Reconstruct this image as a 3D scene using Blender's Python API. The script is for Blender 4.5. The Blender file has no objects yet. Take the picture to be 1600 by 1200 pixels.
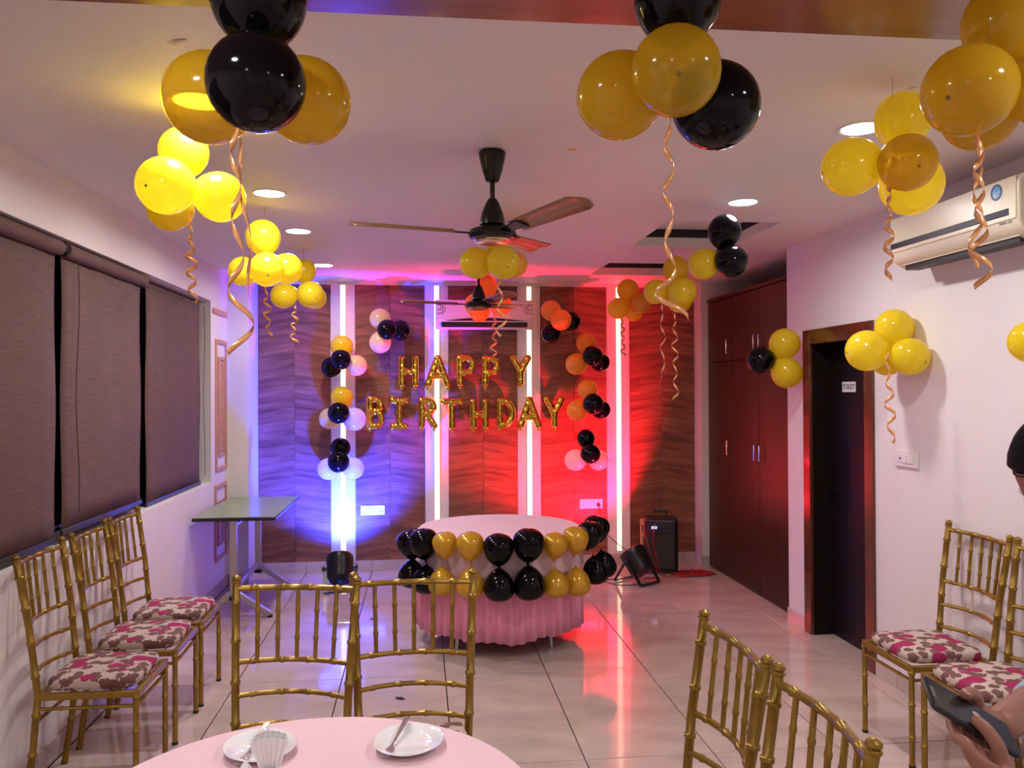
import bpy, bmesh, math, random
from mathutils import Vector as V, Matrix
random.seed(7)
PI = math.pi
C = bpy.context.scene.collection
SC = bpy.context.scene

# ------------------------------------------------------------------ camera, world, exposure
F_PX, YAW, PITCH, ROLL, CAM_Z = 1299.15, 0.1086, 0.0078, -0.0046, 1.677
CAM = V((0, 0, CAM_Z))
FWD = V((math.sin(YAW) * math.cos(PITCH), math.cos(YAW) * math.cos(PITCH), math.sin(PITCH)))
R0 = V((math.cos(YAW), -math.sin(YAW), 0)); U0 = R0.cross(FWD)
RGT = R0 * math.cos(ROLL) + U0 * math.sin(ROLL)
UPV = U0 * math.cos(ROLL) - R0 * math.sin(ROLL)
cam = bpy.data.cameras.new('camera'); cam.sensor_width = 36; cam.lens = F_PX / 1600 * 36
cam.clip_start = .05
cam_o = bpy.data.objects.new('camera', cam); C.objects.link(cam_o)
M = Matrix((RGT, UPV, -FWD)).transposed().to_4x4(); M.translation = CAM
cam_o.matrix_world = M
SC.camera = cam_o

w = bpy.data.worlds.new('world'); SC.world = w; w.use_nodes = True
w.node_tree.nodes['Background'].inputs[0].default_value = (.006, .006, .012, 1)
w.node_tree.nodes['Background'].inputs[1].default_value = .3

SC.view_settings.view_transform = 'Standard'; SC.view_settings.look = 'None'
SC.view_settings.gamma = 1; SC.view_settings.use_curve_mapping = False
SC.view_settings.exposure = 0.0

DOWN_W = 14.0                   # each ceiling downlight
DOWN_COL = (1.0, .93, .92)
BLUE_W, RED_W = 1050.0, 560.0    # stage lights on the floor
STRIP_E = 2.5                   # LED strips

def ray(px, py): return FWD + RGT * ((px - 800) / F_PX) - UPV * ((py - 600) / F_PX)
def at(px, py, zc): return CAM + ray(px, py) * zc                 # a point at depth zc
def on(px, py, ax, val):
    d = ray(px, py); return CAM + d * ((val - CAM[ax]) / d[ax])   # a point on a known plane

# ------------------------------------------------------------------ materials
MATS = {}
def mat(name, col, rough=.5, metal=0., noise=None, bump=None, coat=0., emis=None, spec=.5, trans=None, sheen=0.):
    """noise=(colour2, scale, detail, lo, hi); bump=(scale, strength)"""
    m = bpy.data.materials.new(name); m.use_nodes = True; MATS[name] = m
    nt = m.node_tree; b = nt.nodes['Principled BSDF']
    b.inputs['Base Color'].default_value = (*col, 1); b.inputs['Roughness'].default_value = rough
    b.inputs['Metallic'].default_value = metal; b.inputs['Specular IOR Level'].default_value = spec
    b.inputs['Coat Weight'].default_value = coat; b.inputs['Coat Roughness'].default_value = .05
    if sheen: b.inputs['Sheen Weight'].default_value = sheen
    tc = nt.nodes.new('ShaderNodeTexCoord')
    if noise:
        c2, sc, det, lo, hi = noise
        n = nt.nodes.new('ShaderNodeTexNoise'); n.inputs['Scale'].default_value = sc if not isinstance(sc, tuple) else 1
        n.inputs['Detail'].default_value = det
        if isinstance(sc, tuple):
            mp = nt.nodes.new('ShaderNodeMapping'); mp.inputs['Scale'].default_value = sc
            nt.links.new(tc.outputs['Object'], mp.inputs[0]); nt.links.new(mp.outputs[0], n.inputs[0])
        else: nt.links.new(tc.outputs['Object'], n.inputs[0])
        r = nt.nodes.new('ShaderNodeValToRGB')
        r.color_ramp.elements[0].position = lo; r.color_ramp.elements[1].position = hi
        r.color_ramp.elements[0].color = (*col, 1); r.color_ramp.elements[1].color = (*c2, 1)
        nt.links.new(n.outputs['Fac'], r.inputs[0]); nt.links.new(r.outputs[0], b.inputs['Base Color'])
    if bump:
        n = nt.nodes.new('ShaderNodeTexNoise'); n.inputs['Scale'].default_value = bump[0]; n.inputs['Detail'].default_value = 4
        nt.links.new(tc.outputs['Object'], n.inputs[0])
        bp = nt.nodes.new('ShaderNodeBump'); bp.inputs['Strength'].default_value = bump[1]; bp.inputs['Distance'].default_value = .01
        nt.links.new(n.outputs['Fac'], bp.inputs['Height']); nt.links.new(bp.outputs[0], b.inputs['Normal'])
    if emis:
        b.inputs['Emission Color'].default_value = (*emis[0], 1); b.inputs['Emission Strength'].default_value = emis[1]
    if trans:   # thin latex: light passes through the skin; (fraction, see-through fraction)
        out = nt.nodes['Material Output']
        t = nt.nodes.new('ShaderNodeBsdfTranslucent'); t.inputs[0].default_value = (*[c ** .6 for c in col], 1)
        mx = nt.nodes.new('ShaderNodeMixShader'); mx.inputs[0].default_value = trans[0]
        nt.links.new(b.outputs[0], mx.inputs[1]); nt.links.new(t.outputs[0], mx.inputs[2])
        tr = nt.nodes.new('ShaderNodeBsdfRefraction'); tr.inputs['IOR'].default_value = 1.005; tr.inputs['Roughness'].default_value = .22; tr.inputs[0].default_value = (*[min(1, c * 1.1 + .05) for c in col], 1)
        m2 = nt.nodes.new('ShaderNodeMixShader'); m2.inputs[0].default_value = trans[1]
        nt.links.new(mx.outputs[0], m2.inputs[1]); nt.links.new(tr.outputs[0], m2.inputs[2])
        nt.links.new(m2.outputs[0], out.inputs[0])
    return m

mat('wall_paint', (.78, .74, .74), .55, noise=((.74, .70, .70), 1.5, 4, .35, .75), bump=(60, .03))
mat('ceiling_paint', (.76, .715, .68), .6, noise=((.72, .675, .64), .9, 3, .35, .75), bump=(40, .03))
mat('pillar_paint', (.74, .71, .66), .55, bump=(60, .03))
mat('tile', (.60, .475, .425), .075, noise=((.47, .36, .32), (2.2, 5, 1), 10, .36, .70), spec=.6)
mat('tile_grout', (.045, .028, .026), .8)
mat('base_tile', (.56, .47, .44), .12, noise=((.48, .40, .38), 4, 8, .4, .7))
mat('column_white', (.74, .70, .70), .4, noise=((.66, .62, .63), (3, 3, 40), 4, .4, .75))
mat('brown_laminate', (.27, .10, .04), .26, noise=((.19, .065, .026), (2, 9, 2), 6, .35, .7), coat=.15)
mat('wardrobe_wood', (.060, .024, .015), .34, noise=((.036, .014, .009), (30, 30, 1.2), 6, .35, .75), spec=.15)
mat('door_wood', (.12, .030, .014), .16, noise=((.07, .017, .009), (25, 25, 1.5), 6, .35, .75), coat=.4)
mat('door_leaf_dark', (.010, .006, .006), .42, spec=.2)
mat('chrome', (.75, .74, .74), .18, metal=1)
mat('brushed_steel', (.52, .50, .48), .32, metal=1, bump=(300, .05))
mat('black_plastic', (.012, .012, .013), .3)
mat('black_rubber', (.01, .01, .01), .7)
mat('dark_metal', (.02, .018, .017), .25, metal=.6)
mat('fan_blade', (.30, .17, .09), .3, metal=.4, noise=((.22, .12, .06), (2, 12, 2), 5, .4, .7))
mat('fan_trim', (.55, .42, .22), .2, metal=1)
mat('gold_paint', (.33, .205, .035), .34, metal=.65, noise=((.25, .15, .028), 14, 5, .4, .75))
mat('white_plastic', (.74, .72, .70), .3)
mat('ac_cream', (.72, .66, .50), .3)
mat('ac_white', (.76, .72, .72), .3)
mat('dark_print', (.016, .010, .026), .45)
mat('ac_slot', (.01, .01, .01), .5)
mat('grey_print', (.18, .13, .15), .5)
mat('sticker_blue', (.12, .32, .58), .35, noise=((.45, .62, .78), 30, 2, .45, .6))
mat('blue_dark', (.05, .12, .28), .4)
mat('paper_white', (.82, .80, .80), .6)
mat('ceramic', (.84, .84, .86), .08, coat=.4)
mat('cutlery', (.72, .71, .72), .14, metal=1)
mat('pink_cloth', (.80, .56, .62), .8, noise=((.77, .52, .58), 5, 5, .35, .75), bump=(25, .06), sheen=.2)
mat('pink_skirt', (.86, .30, .46), .6, noise=((.78, .25, .40), (9, 9, 1), 3, .3, .75), sheen=.3)
mat('blind_fabric', (.15, .082, .070), .85, noise=((.10, .054, .048), (3, 6, 160), 6, .35, .7), bump=(180, .05))
mat('window_glass', (.01, .01, .012), .03)
mat('window_frame', (.03, .028, .03), .4)
mat('moulding', (.56, .28, .19), .4, noise=((.48, .22, .15), 20, 3, .4, .7))
mat('table_laminate', (.29, .38, .19), .28, noise=((.27, .35, .175), 5, 3, .4, .6))
mat('table_edge', (.015, .014, .014), .35)
mat('led_strip', (1, .9, .7), .5, emis=((1, .74, .42), STRIP_E))
mat('lamp_disc', (1, 1, 1), .5, emis=((1, .97, 1.0), 22.0))
mat('latex_black', (.003, .0026, .004), .08, spec=.2)
mat('latex_yellow', (.92, .74, .03), .16, coat=.3, trans=(.50, .03))
mat('latex_gold', (.76, .54, .03), .13, coat=.5, trans=(.45, .42))
mat('latex_pearl', (.72, .42, .03), .2, metal=.25, coat=.4, trans=(.25, .08))
mat('latex_peach', (.92, .74, .30), .18, coat=.3, trans=(.45, .02))
mat('latex_cream', (.86, .78, .68), .18, coat=.3, trans=(.45, .02))
mat('latex_tip', (.22, .11, .01), .4)
mat('latex_yellow_redlit', (.93, .50, .06), .16, coat=.3, trans=(.5, .03))  # yellow latex with the tint of the red light put into its colour
mat('gold_foil', (.74, .49, .06), .12, metal=1, bump=(14, .07))
mat('ribbon_gold', (.82, .40, .17), .25, metal=.3)
mat('red_cable', (.42, .012, .02), .4)
mat('black_cable', (.012, .01, .01), .5)
mat('skin', (.29, .125, .085), .5, noise=((.25, .105, .07), 12, 4, .4, .7))
mat('nail', (.55, .33, .27), .3)
mat('hair_black', (.005, .004, .004), .6, bump=(90, .5), spec=.12)
mat('shirt_blue', (.42, .52, .66), .8, noise=((.36, .46, .6), 8, 3, .4, .7))
mat('trouser_dark', (.03, .03, .04), .85)
mat('eye_white', (.75, .72, .7), .2)
mat('lips', (.32, .10, .08), .5)
mat('phone_screen', (.02, .018, .02), .18)
mat('phone_grey', (.12, .12, .12), .3)
mat('speaker_tan', (.42, .30, .14), .45)
mat('speaker_mesh', (.02, .016, .016), .55, bump=(260, .4))
mat('display', (.1, .15, .3), .2, emis=((.45, .6, 1.0), 1.2))
mat('lens_blue', (.1, .2, 1), .2, emis=((.12, .25, 1.0), 14))
mat('lens_red', (1, .05, .1), .2, emis=((1.0, .05, .12), 14))
mat('tape_paper', (.72, .62, .48), .6)
mat('leaf_brown', (.20, .09, .04), .7)

def wood_mat(name, sgn):
    m = bpy.data.materials.new(name); m.use_nodes = True; MATS[name] = m
    nt = m.node_tree; b = nt.nodes['Principled BSDF']; L = nt.links.new
    tc = nt.nodes.new('ShaderNodeTexCoord'); sp = nt.nodes.new('ShaderNodeSeparateXYZ'); L(tc.outputs['Object'], sp.inputs[0])
    ml = nt.nodes.new('ShaderNodeMath'); ml.operation = 'MULTIPLY_ADD'; ml.inputs[1].default_value = -.15 * sgn
    L(sp.outputs[0], ml.inputs[0]); L(sp.outputs[2], ml.inputs[2])
    cb = nt.nodes.new('ShaderNodeCombineXYZ'); L(sp.outputs[0], cb.inputs[0]); L(ml.outputs[0], cb.inputs[2])
    fac = []
    for sc, det, dis in (((1.1, 1, 13), 5, .5), ((3.5, 1, 85), 4, .2)):
        mp = nt.nodes.new('ShaderNodeMapping'); mp.inputs['Scale'].default_value = sc; L(cb.outputs[0], mp.inputs[0])
        n = nt.nodes.new('ShaderNodeTexNoise'); n.inputs['Scale'].default_value = 1; n.inputs['Detail'].default_value = det
        n.inputs['Distortion'].default_value = dis; L(mp.outputs[0], n.inputs[0]); fac.append(n)
    n = nt.nodes.new('ShaderNodeMix'); n.inputs[0].default_value = .42; L(fac[0].outputs[0], n.inputs[2]); L(fac[1].outputs[0], n.inputs[3])
    r = nt.nodes.new('ShaderNodeValToRGB'); e = r.color_ramp.elements
    e[0].position = .36; e[0].color = (.110, .040, .022, 1); e[1].position = .64; e[1].color = (.34, .150, .082, 1)
    k = r.color_ramp.elements.new(.5); k.color = (.225, .092, .050, 1)
    L(n.outputs[0], r.inputs[0]); L(r.outputs[0], b.inputs['Base Color'])
    b.inputs['Roughness'].default_value = .45; b.inputs['Specular IOR Level'].default_value = .3
wood_mat('wood_rising', 1); wood_mat('wood_falling', -1)

def floral():
    m = bpy.data.materials.new('floral_fabric'); m.use_nodes = True; MATS['floral_fabric'] = m
    nt = m.node_tree; b = nt.nodes['Principled BSDF']; L = nt.links.new; b.inputs['Roughness'].default_value = .85
    tc = nt.nodes.new('ShaderNodeTexCoord')
    def blot(sc, off, lo, col, prev, vor=True):
        mp = nt.nodes.new('ShaderNodeMapping'); mp.inputs['Location'].default_value = off; L(tc.outputs['Object'], mp.inputs[0])
        wn = nt.nodes.new('ShaderNodeTexNoise'); wn.inputs['Scale'].default_value = 55; wn.inputs['Detail'].default_value = 3; L(mp.outputs[0], wn.inputs[0])
        mx = nt.nodes.new('ShaderNodeMix'); mx.data_type = 'VECTOR'; mx.inputs[0].default_value = .03; L(mp.outputs[0], mx.inputs[4]); L(wn.outputs['Color'], mx.inputs[5])
        t = nt.nodes.new('ShaderNodeTexVoronoi'); t.inputs['Scale'].default_value = sc; t.inputs['Randomness'].default_value = .85; L(mx.outputs[1], t.inputs['Vector'])
        c = nt.nodes.new('ShaderNodeMath'); c.operation = 'LESS_THAN'; c.inputs[1].default_value = lo; L(t.outputs['Distance'], c.inputs[0])
        x = nt.nodes.new('ShaderNodeMix'); x.data_type = 'RGBA'; L(c.outputs[0], x.inputs[0]); x.inputs[7].default_value = (*col, 1)
        if isinstance(prev, tuple): x.inputs[6].default_value = (*prev, 1)
        else: L(prev, x.inputs[6])
        return x.outputs[2]
    o = blot(19, (0, 0, 0), .45, (.17, .075, .07), (.52, .41, .36))
    o = blot(16, (3.3, 1.7, .4), .36, (.15, .06, .055), o)
    o = blot(9.5, (1.2, 5.1, 2.2), .36, (.33, .012, .085), o)
    L(o, b.inputs['Base Color'])
floral()

# ------------------------------------------------------------------ mesh helpers
class MB:
    def __init__(s): s.v = []; s.f = []
    def add(s, vs, fs):
        o = len(s.v); s.v += [tuple(x) for x in vs]; s.f += [tuple(i + o for i in f) for f in fs]; return s
    def box(s, a, b, m=None):
        (x0, y0, z0), (x1, y1, z1) = a, b
        vs = [V(p) for p in ((x0,y0,z0),(x1,y0,z0),(x1,y1,z0),(x0,y1,z0),(x0,y0,z1),(x1,y0,z1),(x1,y1,z1),(x0,y1,z1))]
        if m is not None: vs = [m @ x for x in vs]
        return s.add(vs, [(0,3,2,1),(4,5,6,7),(0,1,5,4),(1,2,6,5),(2,3,7,6),(3,0,4,7)])
    def bar(s, a, b, wd, ht, up=V((0, 0, 1))):          # a rectangular bar between two points
        a, b = V(a), V(b); d = (b - a).normalized(); sd = d.cross(up)
        if sd.length < 1e-4: sd = d.cross(V((1, 0, 0)))
        sd.normalize(); u = sd.cross(d)
        vs = [p + sd * (i * wd / 2) + u * (j * ht / 2) for p in (a, b) for i, j in ((-1,-1),(1,-1),(1,1),(-1,1))]
        return s.add(vs, [(3,2,1,0),(4,5,6,7),(0,1,5,4),(1,2,6,5),(2,3,7,6),(3,0,4,7)])
    def tube(s, pts, rad, n=8, cap=True, closed=False):
        pts = [V(p) for p in pts]; k = len(pts); rs = rad if isinstance(rad, (list, tuple)) else [rad] * k
        o = len(s.v); t0 = (pts[1] - pts[0]).normalized()
        a = V((0, 0, 1)) if abs(t0.z) < .9 else V((1, 0, 0)); nx = t0.cross(a).normalized()
        for i in range(k):
            if closed: t = (pts[(i+1) % k] - pts[i-1])
            else: t = pts[min(i+1, k-1)] - pts[max(i-1, 0)]
            t.normalize(); nx = (nx - t * nx.dot(t)).normalized(); ny = t.cross(nx)
            for j in range(n):
                q = 2 * PI * j / n; s.v.append(tuple(pts[i] + (nx * math.cos(q) + ny * math.sin(q)) * rs[i]))
        for i in range(k if closed else k - 1):
            i2 = (i + 1) % k
            for j in range(n):
                j2 = (j + 1) % n; s.f.append((o+i*n+j, o+i*n+j2, o+i2*n+j2, o+i2*n+j))
        if cap and not closed:
            s.f.append(tuple(o + j for j in reversed(range(n)))); s.f.append(tuple(o + (k-1)*n + j for j in range(n)))
        return s
    def lathe(s, prof, n=24, m=None, cap=True):          # prof: (r, z) from bottom to top
        o = len(s.v); m = m or Matrix()
        for r, z in prof:
            for j in range(n):
                q = 2 * PI * j / n; s.v.append(tuple(m @ V((r * math.cos(q), r * math.sin(q), z))))
        for i in range(len(prof) - 1):
            for j in range(n):
                j2 = (j + 1) % n; s.f.append((o+i*n+j, o+i*n+j2, o+(i+1)*n+j2, o+(i+1)*n+j))
        if cap:
            s.f.append(tuple(o + j for j in reversed(range(n)))); s.f.append(tuple(o + (len(prof)-1)*n + j for j in range(n)))
        return s
    def prism(s, poly, z0, z1, m=None):                  # poly: (x, y) counter-clockwise
        n = len(poly); m = m or Matrix()
        vs = [m @ V((x, y, z0)) for x, y in poly] + [m @ V((x, y, z1)) for x, y in poly]
        return s.add(vs, [tuple(reversed(range(n))), tuple(range(n, 2*n))] + [(i, (i+1) % n, n+(i+1) % n, n+i) for i in range(n)])
    def data(s, name, smooth=False):
        me = bpy.data.meshes.new(name); me.from_pydata(s.v, [], s.f); me.update()
        if smooth:
            me.polygons.foreach_set('use_smooth', [True] * len(me.polygons))
            me.set_sharp_from_angle(angle=math.radians(40))
        return me
    def build(s, name, m, parent=None, smooth=False, bevel=0., loc=None, seg=2):
        me = s.data(name, smooth or bevel > 0); me.materials.append(MATS[m])
        o = bpy.data.objects.new(name, me); C.objects.link(o); o.parent = parent
        if loc is not None: o.location = loc
        if bevel:
            b = o.modifiers.new('bevel', 'BEVEL'); b.width = bevel; b.segments = seg; b.limit_method = 'ANGLE'
            b.angle_limit = math.radians(40)
        return o

def empty(name, loc=(0, 0, 0), rz=0.):
    o = bpy.data.objects.new(name, None); C.objects.link(o); o.location = loc; o.rotation_euler = (0, 0, rz)
    o.empty_display_size = .05; return o
def tag(o, label, cat, group=None):
    o['label'] = label; o['category'] = cat
    if group: o['group'] = group
    return o
def struct(o): o['kind'] = 'structure'; return o
def thing(name, label, cat, loc=(0, 0, 0), rz=0., group=None): return tag(empty(name, loc, rz), label, cat, group)
def copy_tree(o, parent=None):
    c = o.copy(); C.objects.link(c); c.parent = parent
    for ch in list(o.children): copy_tree(ch, c)
    return c
def axis_m(loc, z, x=None):                               # a frame whose +Z looks along z
    z = V(z).normalized(); x = V(x) if x is not None else (V((0, 0, 1)) if abs(z.z) < .95 else V((1, 0, 0)))
    y = z.cross(x).normalized(); x = y.cross(z).normalized()
    m = Matrix((x, y, z)).transposed().to_4x4(); m.translation = V(loc); return m
def text_mesh(txt, size, depth, m, name, parent, mm):
    cu = bpy.data.curves.new('t', 'FONT'); cu.body = txt; cu.size = size; cu.extrude = depth; cu.align_x = 'CENTER'; cu.align_y = 'CENTER'
    ob = bpy.data.objects.new('t', cu); C.objects.link(ob)
    dg = bpy.context.evaluated_depsgraph_get(); me = bpy.data.meshes.new_from_object(ob.evaluated_get(dg))
    bpy.data.objects.remove(ob); bpy.data.curves.remove(cu)
    me.transform(mm); me.materials.clear(); me.materials.append(MATS[m]); me.name = name
    o = bpy.data.objects.new(name, me); C.objects.link(o); o.parent = parent; return o

# ------------------------------------------------------------------ the room
XL, XR, YB, ZC, XW = -1.68, 2.65, 7.888, 2.70, 2.72
YN = -2.2                                                 # wall behind the camera
floor = struct(MB().box((XL - .2, YN - .2, -.10), (3.5, YB + .2, -.012)).build('floor', 'tile_grout'))
# 600 x 1200 tiles, joints measured in the photograph
TX0, TY0, TW, TD, G = -1.0658, 6.1394, .600, 1.205, .0030
cache = {}
def tile_piece(x0, x1, y0, y1):
    k = (round(x1 - x0, 4), round(y1 - y0, 4))
    if k not in cache:
        a, b = k[0] / 2, k[1] / 2; bv = .0015
        mb = MB(); mb.add([(-a,-b,-.012),(a,-b,-.012),(a,b,-.012),(-a,b,-.012),(-a,-b,-bv),(a,-b,-bv),(a,b,-bv),(-a,b,-bv),
                           (-a+bv,-b+bv,0),(a-bv,-b+bv,0),(a-bv,b-bv,0),(-a+bv,b-bv,0)],
            [(0,3,2,1)] + [(i,(i+1)%4,4+(i+1)%4,4+i) for i in range(4)] + [(4+i,4+(i+1)%4,8+(i+1)%4,8+i) for i in range(4)] + [(8,9,10,11)])
        me = mb.data('floor_tile'); me.materials.append(MATS['tile']); cache[k] = me
    o = bpy.data.objects.new('floor_tile', cache[k]); C.objects.link(o); o.parent = floor
    o.location = ((x0 + x1) / 2, (y0 + y1) / 2, 0)
i0 = math.floor((XL - TX0) / TW); j0 = math.floor((YN - TY0) / TD)
for i in range(i0, i0 + 10):
    for j in range(j0, j0 + 10):
        x0, x1 = TX0 + i * TW + G, TX0 + (i + 1) * TW - G; y0, y1 = TY0 + j * TD + G, TY0 + (j + 1) * TD - G
        x0, x1, y0, y1 = max(x0, XL), min(x1, 2.88), max(y0, YN), min(y1, YB)
        if x1 - x0 > .02 and y1 - y0 > .02: tile_piece(x0, x1, y0, y1)

# left wall with the long window opening
WY0, WY1, WZ0, WZ1 = 1.6, 6.90, .945, 2.41
mb = MB()
mb.box((XL - .20, YN - .2, 0), (XL, WY0, ZC)).box((XL - .20, WY1, 0), (XL, YB + .2, ZC))
mb.box((XL - .20, WY0, 0), (XL, WY1, WZ0)).box((XL - .20, WY0, WZ1), (XL, WY1, ZC))
wall_l = struct(mb.build('wall_left', 'wall_paint'))
# right wall with the doorway, then the wardrobe recess
DY0, DY1, DZ1 = 4.63, 5.53, 2.082
mb = MB()
mb.box((XR, YN - .2, 0), (XR + .20, DY0, ZC)).box((XR, DY1, 0), (XR + .20, 5.80, ZC)).box((XR, DY0, DZ1), (XR + .20, DY1, ZC))
mb.box((XR + .20, 5.70, 0), (3.4, 5.80, ZC)).box((3.3, 5.80, 0), (3.4, YB + .2, ZC))
wall_r = struct(mb.build('wall_right', 'wall_paint'))
wall_b = struct(MB().box((XL, YB + .012, 0), (3.4, YB + .2, ZC)).build('wall_back', 'wall_paint'))
wall_n = struct(MB().box((XL, YN - .2, 0), (3.4, YN, ZC)).build('wall_front', 'wall_paint'))
struct(MB().box((XL, 7.45, 0), (-1.50, YB + .012, ZC)).build('trim_1', 'pillar_paint'))
struct(MB().box((2.654, 7.685, 0), (3.3, YB + .012, ZC)).build('trim_2', 'pillar_paint'))

# ceiling with two square recesses
H1 = (1.49, 2.20, 4.89, 5.78); H2 = (1.505, 2.17, 6.56, 7.25)
mb = MB(); zt = ZC + .05
XA, XB, YA, YE = XL - .2, 3.5, YN - .2, YB + .2
mb.box((XA, YA, ZC), (H1[0], YE, zt)).box((H1[1], YA, ZC), (XB, YE, zt))
mb.box((H1[0], YA, ZC), (H1[1], H1[2], zt)).box((H1[0], H1[3], ZC), (H1[1], H2[2], zt)).box((H1[0], H2[3], ZC), (H1[1], YE, zt))
ceil = struct(mb.build('ceiling', 'ceiling_paint'))
for (a, b, c, d) in (H1, H2):
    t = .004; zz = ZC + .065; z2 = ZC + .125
    for nm, mm, z0, z1 in (('recess_lining', 'ceiling_paint', ZC + .0005, zz), ('recess_shadow_band', 'black_rubber', zz, z2)):  # upper band is coloured black to stand for the shaded gap above the lining
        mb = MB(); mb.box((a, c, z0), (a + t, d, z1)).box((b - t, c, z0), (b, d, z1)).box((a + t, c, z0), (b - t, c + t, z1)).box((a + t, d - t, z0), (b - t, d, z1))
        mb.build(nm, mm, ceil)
    MB().box((a - t, c - t, z2), (b + t, d + t, z2 + .02)).build('recess_panel', 'ceiling_paint', ceil)
# glossy brown laminate panel on the near part of the ceiling
struct(MB().box((XL, YN, ZC - .012), (XR, 2.25, ZC + .001)).build('trim_3', 'brown_laminate'))

# wood panels, white columns and their light strips on the back wall
XSTR = (-.725, .146, 1.025, 1.895)
edges = [-1.50]
for xs in XSTR: edges += [xs - .116, xs + .112]
edges.append(2.654)
ZP0, ZP1 = .095, 2.672
for k in range(5):
    a, b = edges[2 * k], edges[2 * k + 1]; mid = (a + b) / 2
    for (u, v, mm) in ((a, mid, 'wood_rising'), (mid, b, 'wood_falling')):
        wdt = v - u - .004
        o = MB().box((-wdt / 2, -.0, -1.3), (wdt / 2, .012, 1.277)).build('wood_panel', mm, wall_b, bevel=.0015, seg=1)
        o.location = ((u + v) / 2, YB, 1.395)
for xs in XSTR:
    o = MB().box((-.110, 0, -1.3), (.110, .016, 1.277)).build('column_panel', 'column_white', wall_b, bevel=.002, seg=1)
    o.location = (xs - .002, YB - .006, 1.395)
MB().box((-1.50, YB - .03, ZP1), (2.654, YB + .012, ZC)).build('top_trim', 'ceiling_paint', wall_b)
names = ('leftmost warm light strip, behind the balloons over the blue lamp', 'warm light strip behind the letters A and R, second from left',
         'warm light strip behind the letter Y, third from left', 'rightmost warm light strip, unbroken down to the red lamp')
for xs, nm, z0 in zip(XSTR, names, (.13, .1, .1, .125)):
    t = thing('led_strip', nm, 'light', (xs, YB - .008, z0), group='vertical light strips on the back wall')
    MB().box((-.026, -.006, 0), (.026, 0, ZC - .03 - z0)).build('channel', 'white_plastic', t)
    MB().box((-.021, -.016, .004), (.021, -.006, ZC - .034 - z0)).build('diffuser', 'led_strip', t, bevel=.004)

# tiled skirting
def skirting(name, p0, p1, nrm, joints, h=.095, th=.012):
    p0, p1, nrm = V(p0), V(p1), V(nrm); d = (p1 - p0); L = d.length; d.normalize()
    s = struct(MB().bar(p0 + V((0, 0, h/2)) - nrm * .001 + nrm * .002, p1 + V((0, 0, h/2)) + nrm * .001, .004, h - .002).build(name, 'tile_grout'))
    cuts = [0] + [j for j in joints if 0 < j < L] + [L]
    for a, b in zip(cuts, cuts[1:]):
        if b - a < .02: continue
        MB().bar(p0 + d * (a + .0015) + nrm * th / 2 + V((0, 0, h/2 + .001)), p0 + d * (b - .0015) + nrm * th / 2 + V((0, 0, h/2 + .001)), th, h).build('skirting_tile', 'base_tile', s)
jx = [TX0 + i * TW for i in range(-3, 9)]
skirting('baseboard_back', (-1.50, YB, 0), (2.654, YB, 0), (0, -1, 0), [x + 1.5 for x in jx])
jy = [i * .6 for i in range(1, 20)]
skirting('baseboard_left', (XL, YN, 0), (XL, 7.45, 0), (1, 0, 0), jy)
skirting('baseboard_right', (XR, YN, 0), (XR, DY0 - .005, 0), (-1, 0, 0), jy)
skirting('baseboard_door', (XR, DY1 + .002, 0), (XR, 5.80, 0), (-1, 0, 0), [])
skirting('baseboard_pillar', (XL + .013, 7.45, 0), (-1.50, 7.45, 0), (0, -1, 0), [])
skirting('baseboard_corner', (2.654, 7.685, 0), (2.72, 7.685, 0), (0, -1, 0), [])

# window frame, panes and the three roller blinds
win = struct(empty('window_1', (XL - .13, WY0, WZ0)))
mb = MB(); L = WY1 - WY0; Hh = WZ1 - WZ0
for y in (0, 1.3, 2.6, 3.8, L - .05): mb.box((-.025, y, 0), (.025, y + .05, Hh))
mb.box((-.025, 0, 0), (.025, L, .05)).box((-.025, 0, Hh - .05), (.025, L, Hh)); mb.build('window_frame', 'window_frame', win)
for y0, y1 in ((.05, 1.3), (1.35, 2.6), (2.65, 3.8), (3.85, L - .05)):
    MB().box((-.006, y0, .05), (.006, y1, Hh - .05)).build('window_pane', 'window_glass', win)
def blind(y0, y1, zb, x, lab, roll=True, cord=None, lean=0.):
    t = thing('roller_blind', lab, 'blind', (x, y0, WZ1), group='brown roller blinds in the window')
    W = y1 - y0; Hb = WZ1 - .06 - zb; n = 14; mb = MB(); vs = []; fs = []
    for i in range(n + 1):
        for j in range(13):
            u = i / n; vv = j / 12
            vs.append((.004 * math.sin(vv * 9 + u * 3) + .003 * math.sin(u * 17), u * W + lean * vv * (1 - u), -.06 - Hb * vv))
    for i in range(n):
        for j in range(12): a = i * 13 + j; fs.append((a, a + 1, a + 14, a + 13))
    ft = len(vs)
    mb.add(vs, fs); o = mb.build('fabric', 'blind_fabric', t, smooth=True)
    sm = o.modifiers.new('thick', 'SOLIDIFY'); sm.thickness = .002
    r = .036 if roll else .022; ox = .014 if roll else -.03
    mb = MB().tube([(ox, .0, -.045), (ox, W, -.045)], r, 16); mb.build('roller', 'blind_fabric', t, smooth=True)
    MB().box((-.006, 0, -.06 - Hb - .022), (.008, W, -.06 - Hb + .006)).build('bottom_bar', 'window_frame', t, bevel=.003)
    MB().box((ox - .02, -.012, -.075), (ox + .02, -.002, -.01)).box((ox - .02, W + .002, -.075), (ox + .02, W + .012, -.01)).build('bracket', 'black_plastic', t, bevel=.003)
    if cord:
        pts = [V((.03, cord + .02 * math.sin(k * .5), -.05 - k * .075)) for k in range(int(Hb / .075) + 1)]
        MB().tube(pts, .0022, 5).build('cord', 'black_cable', t, smooth=True)
blind(2.55, 4.155, .985, XL - .045, 'brown roller blind at the left edge of the picture', cord=None)
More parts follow.
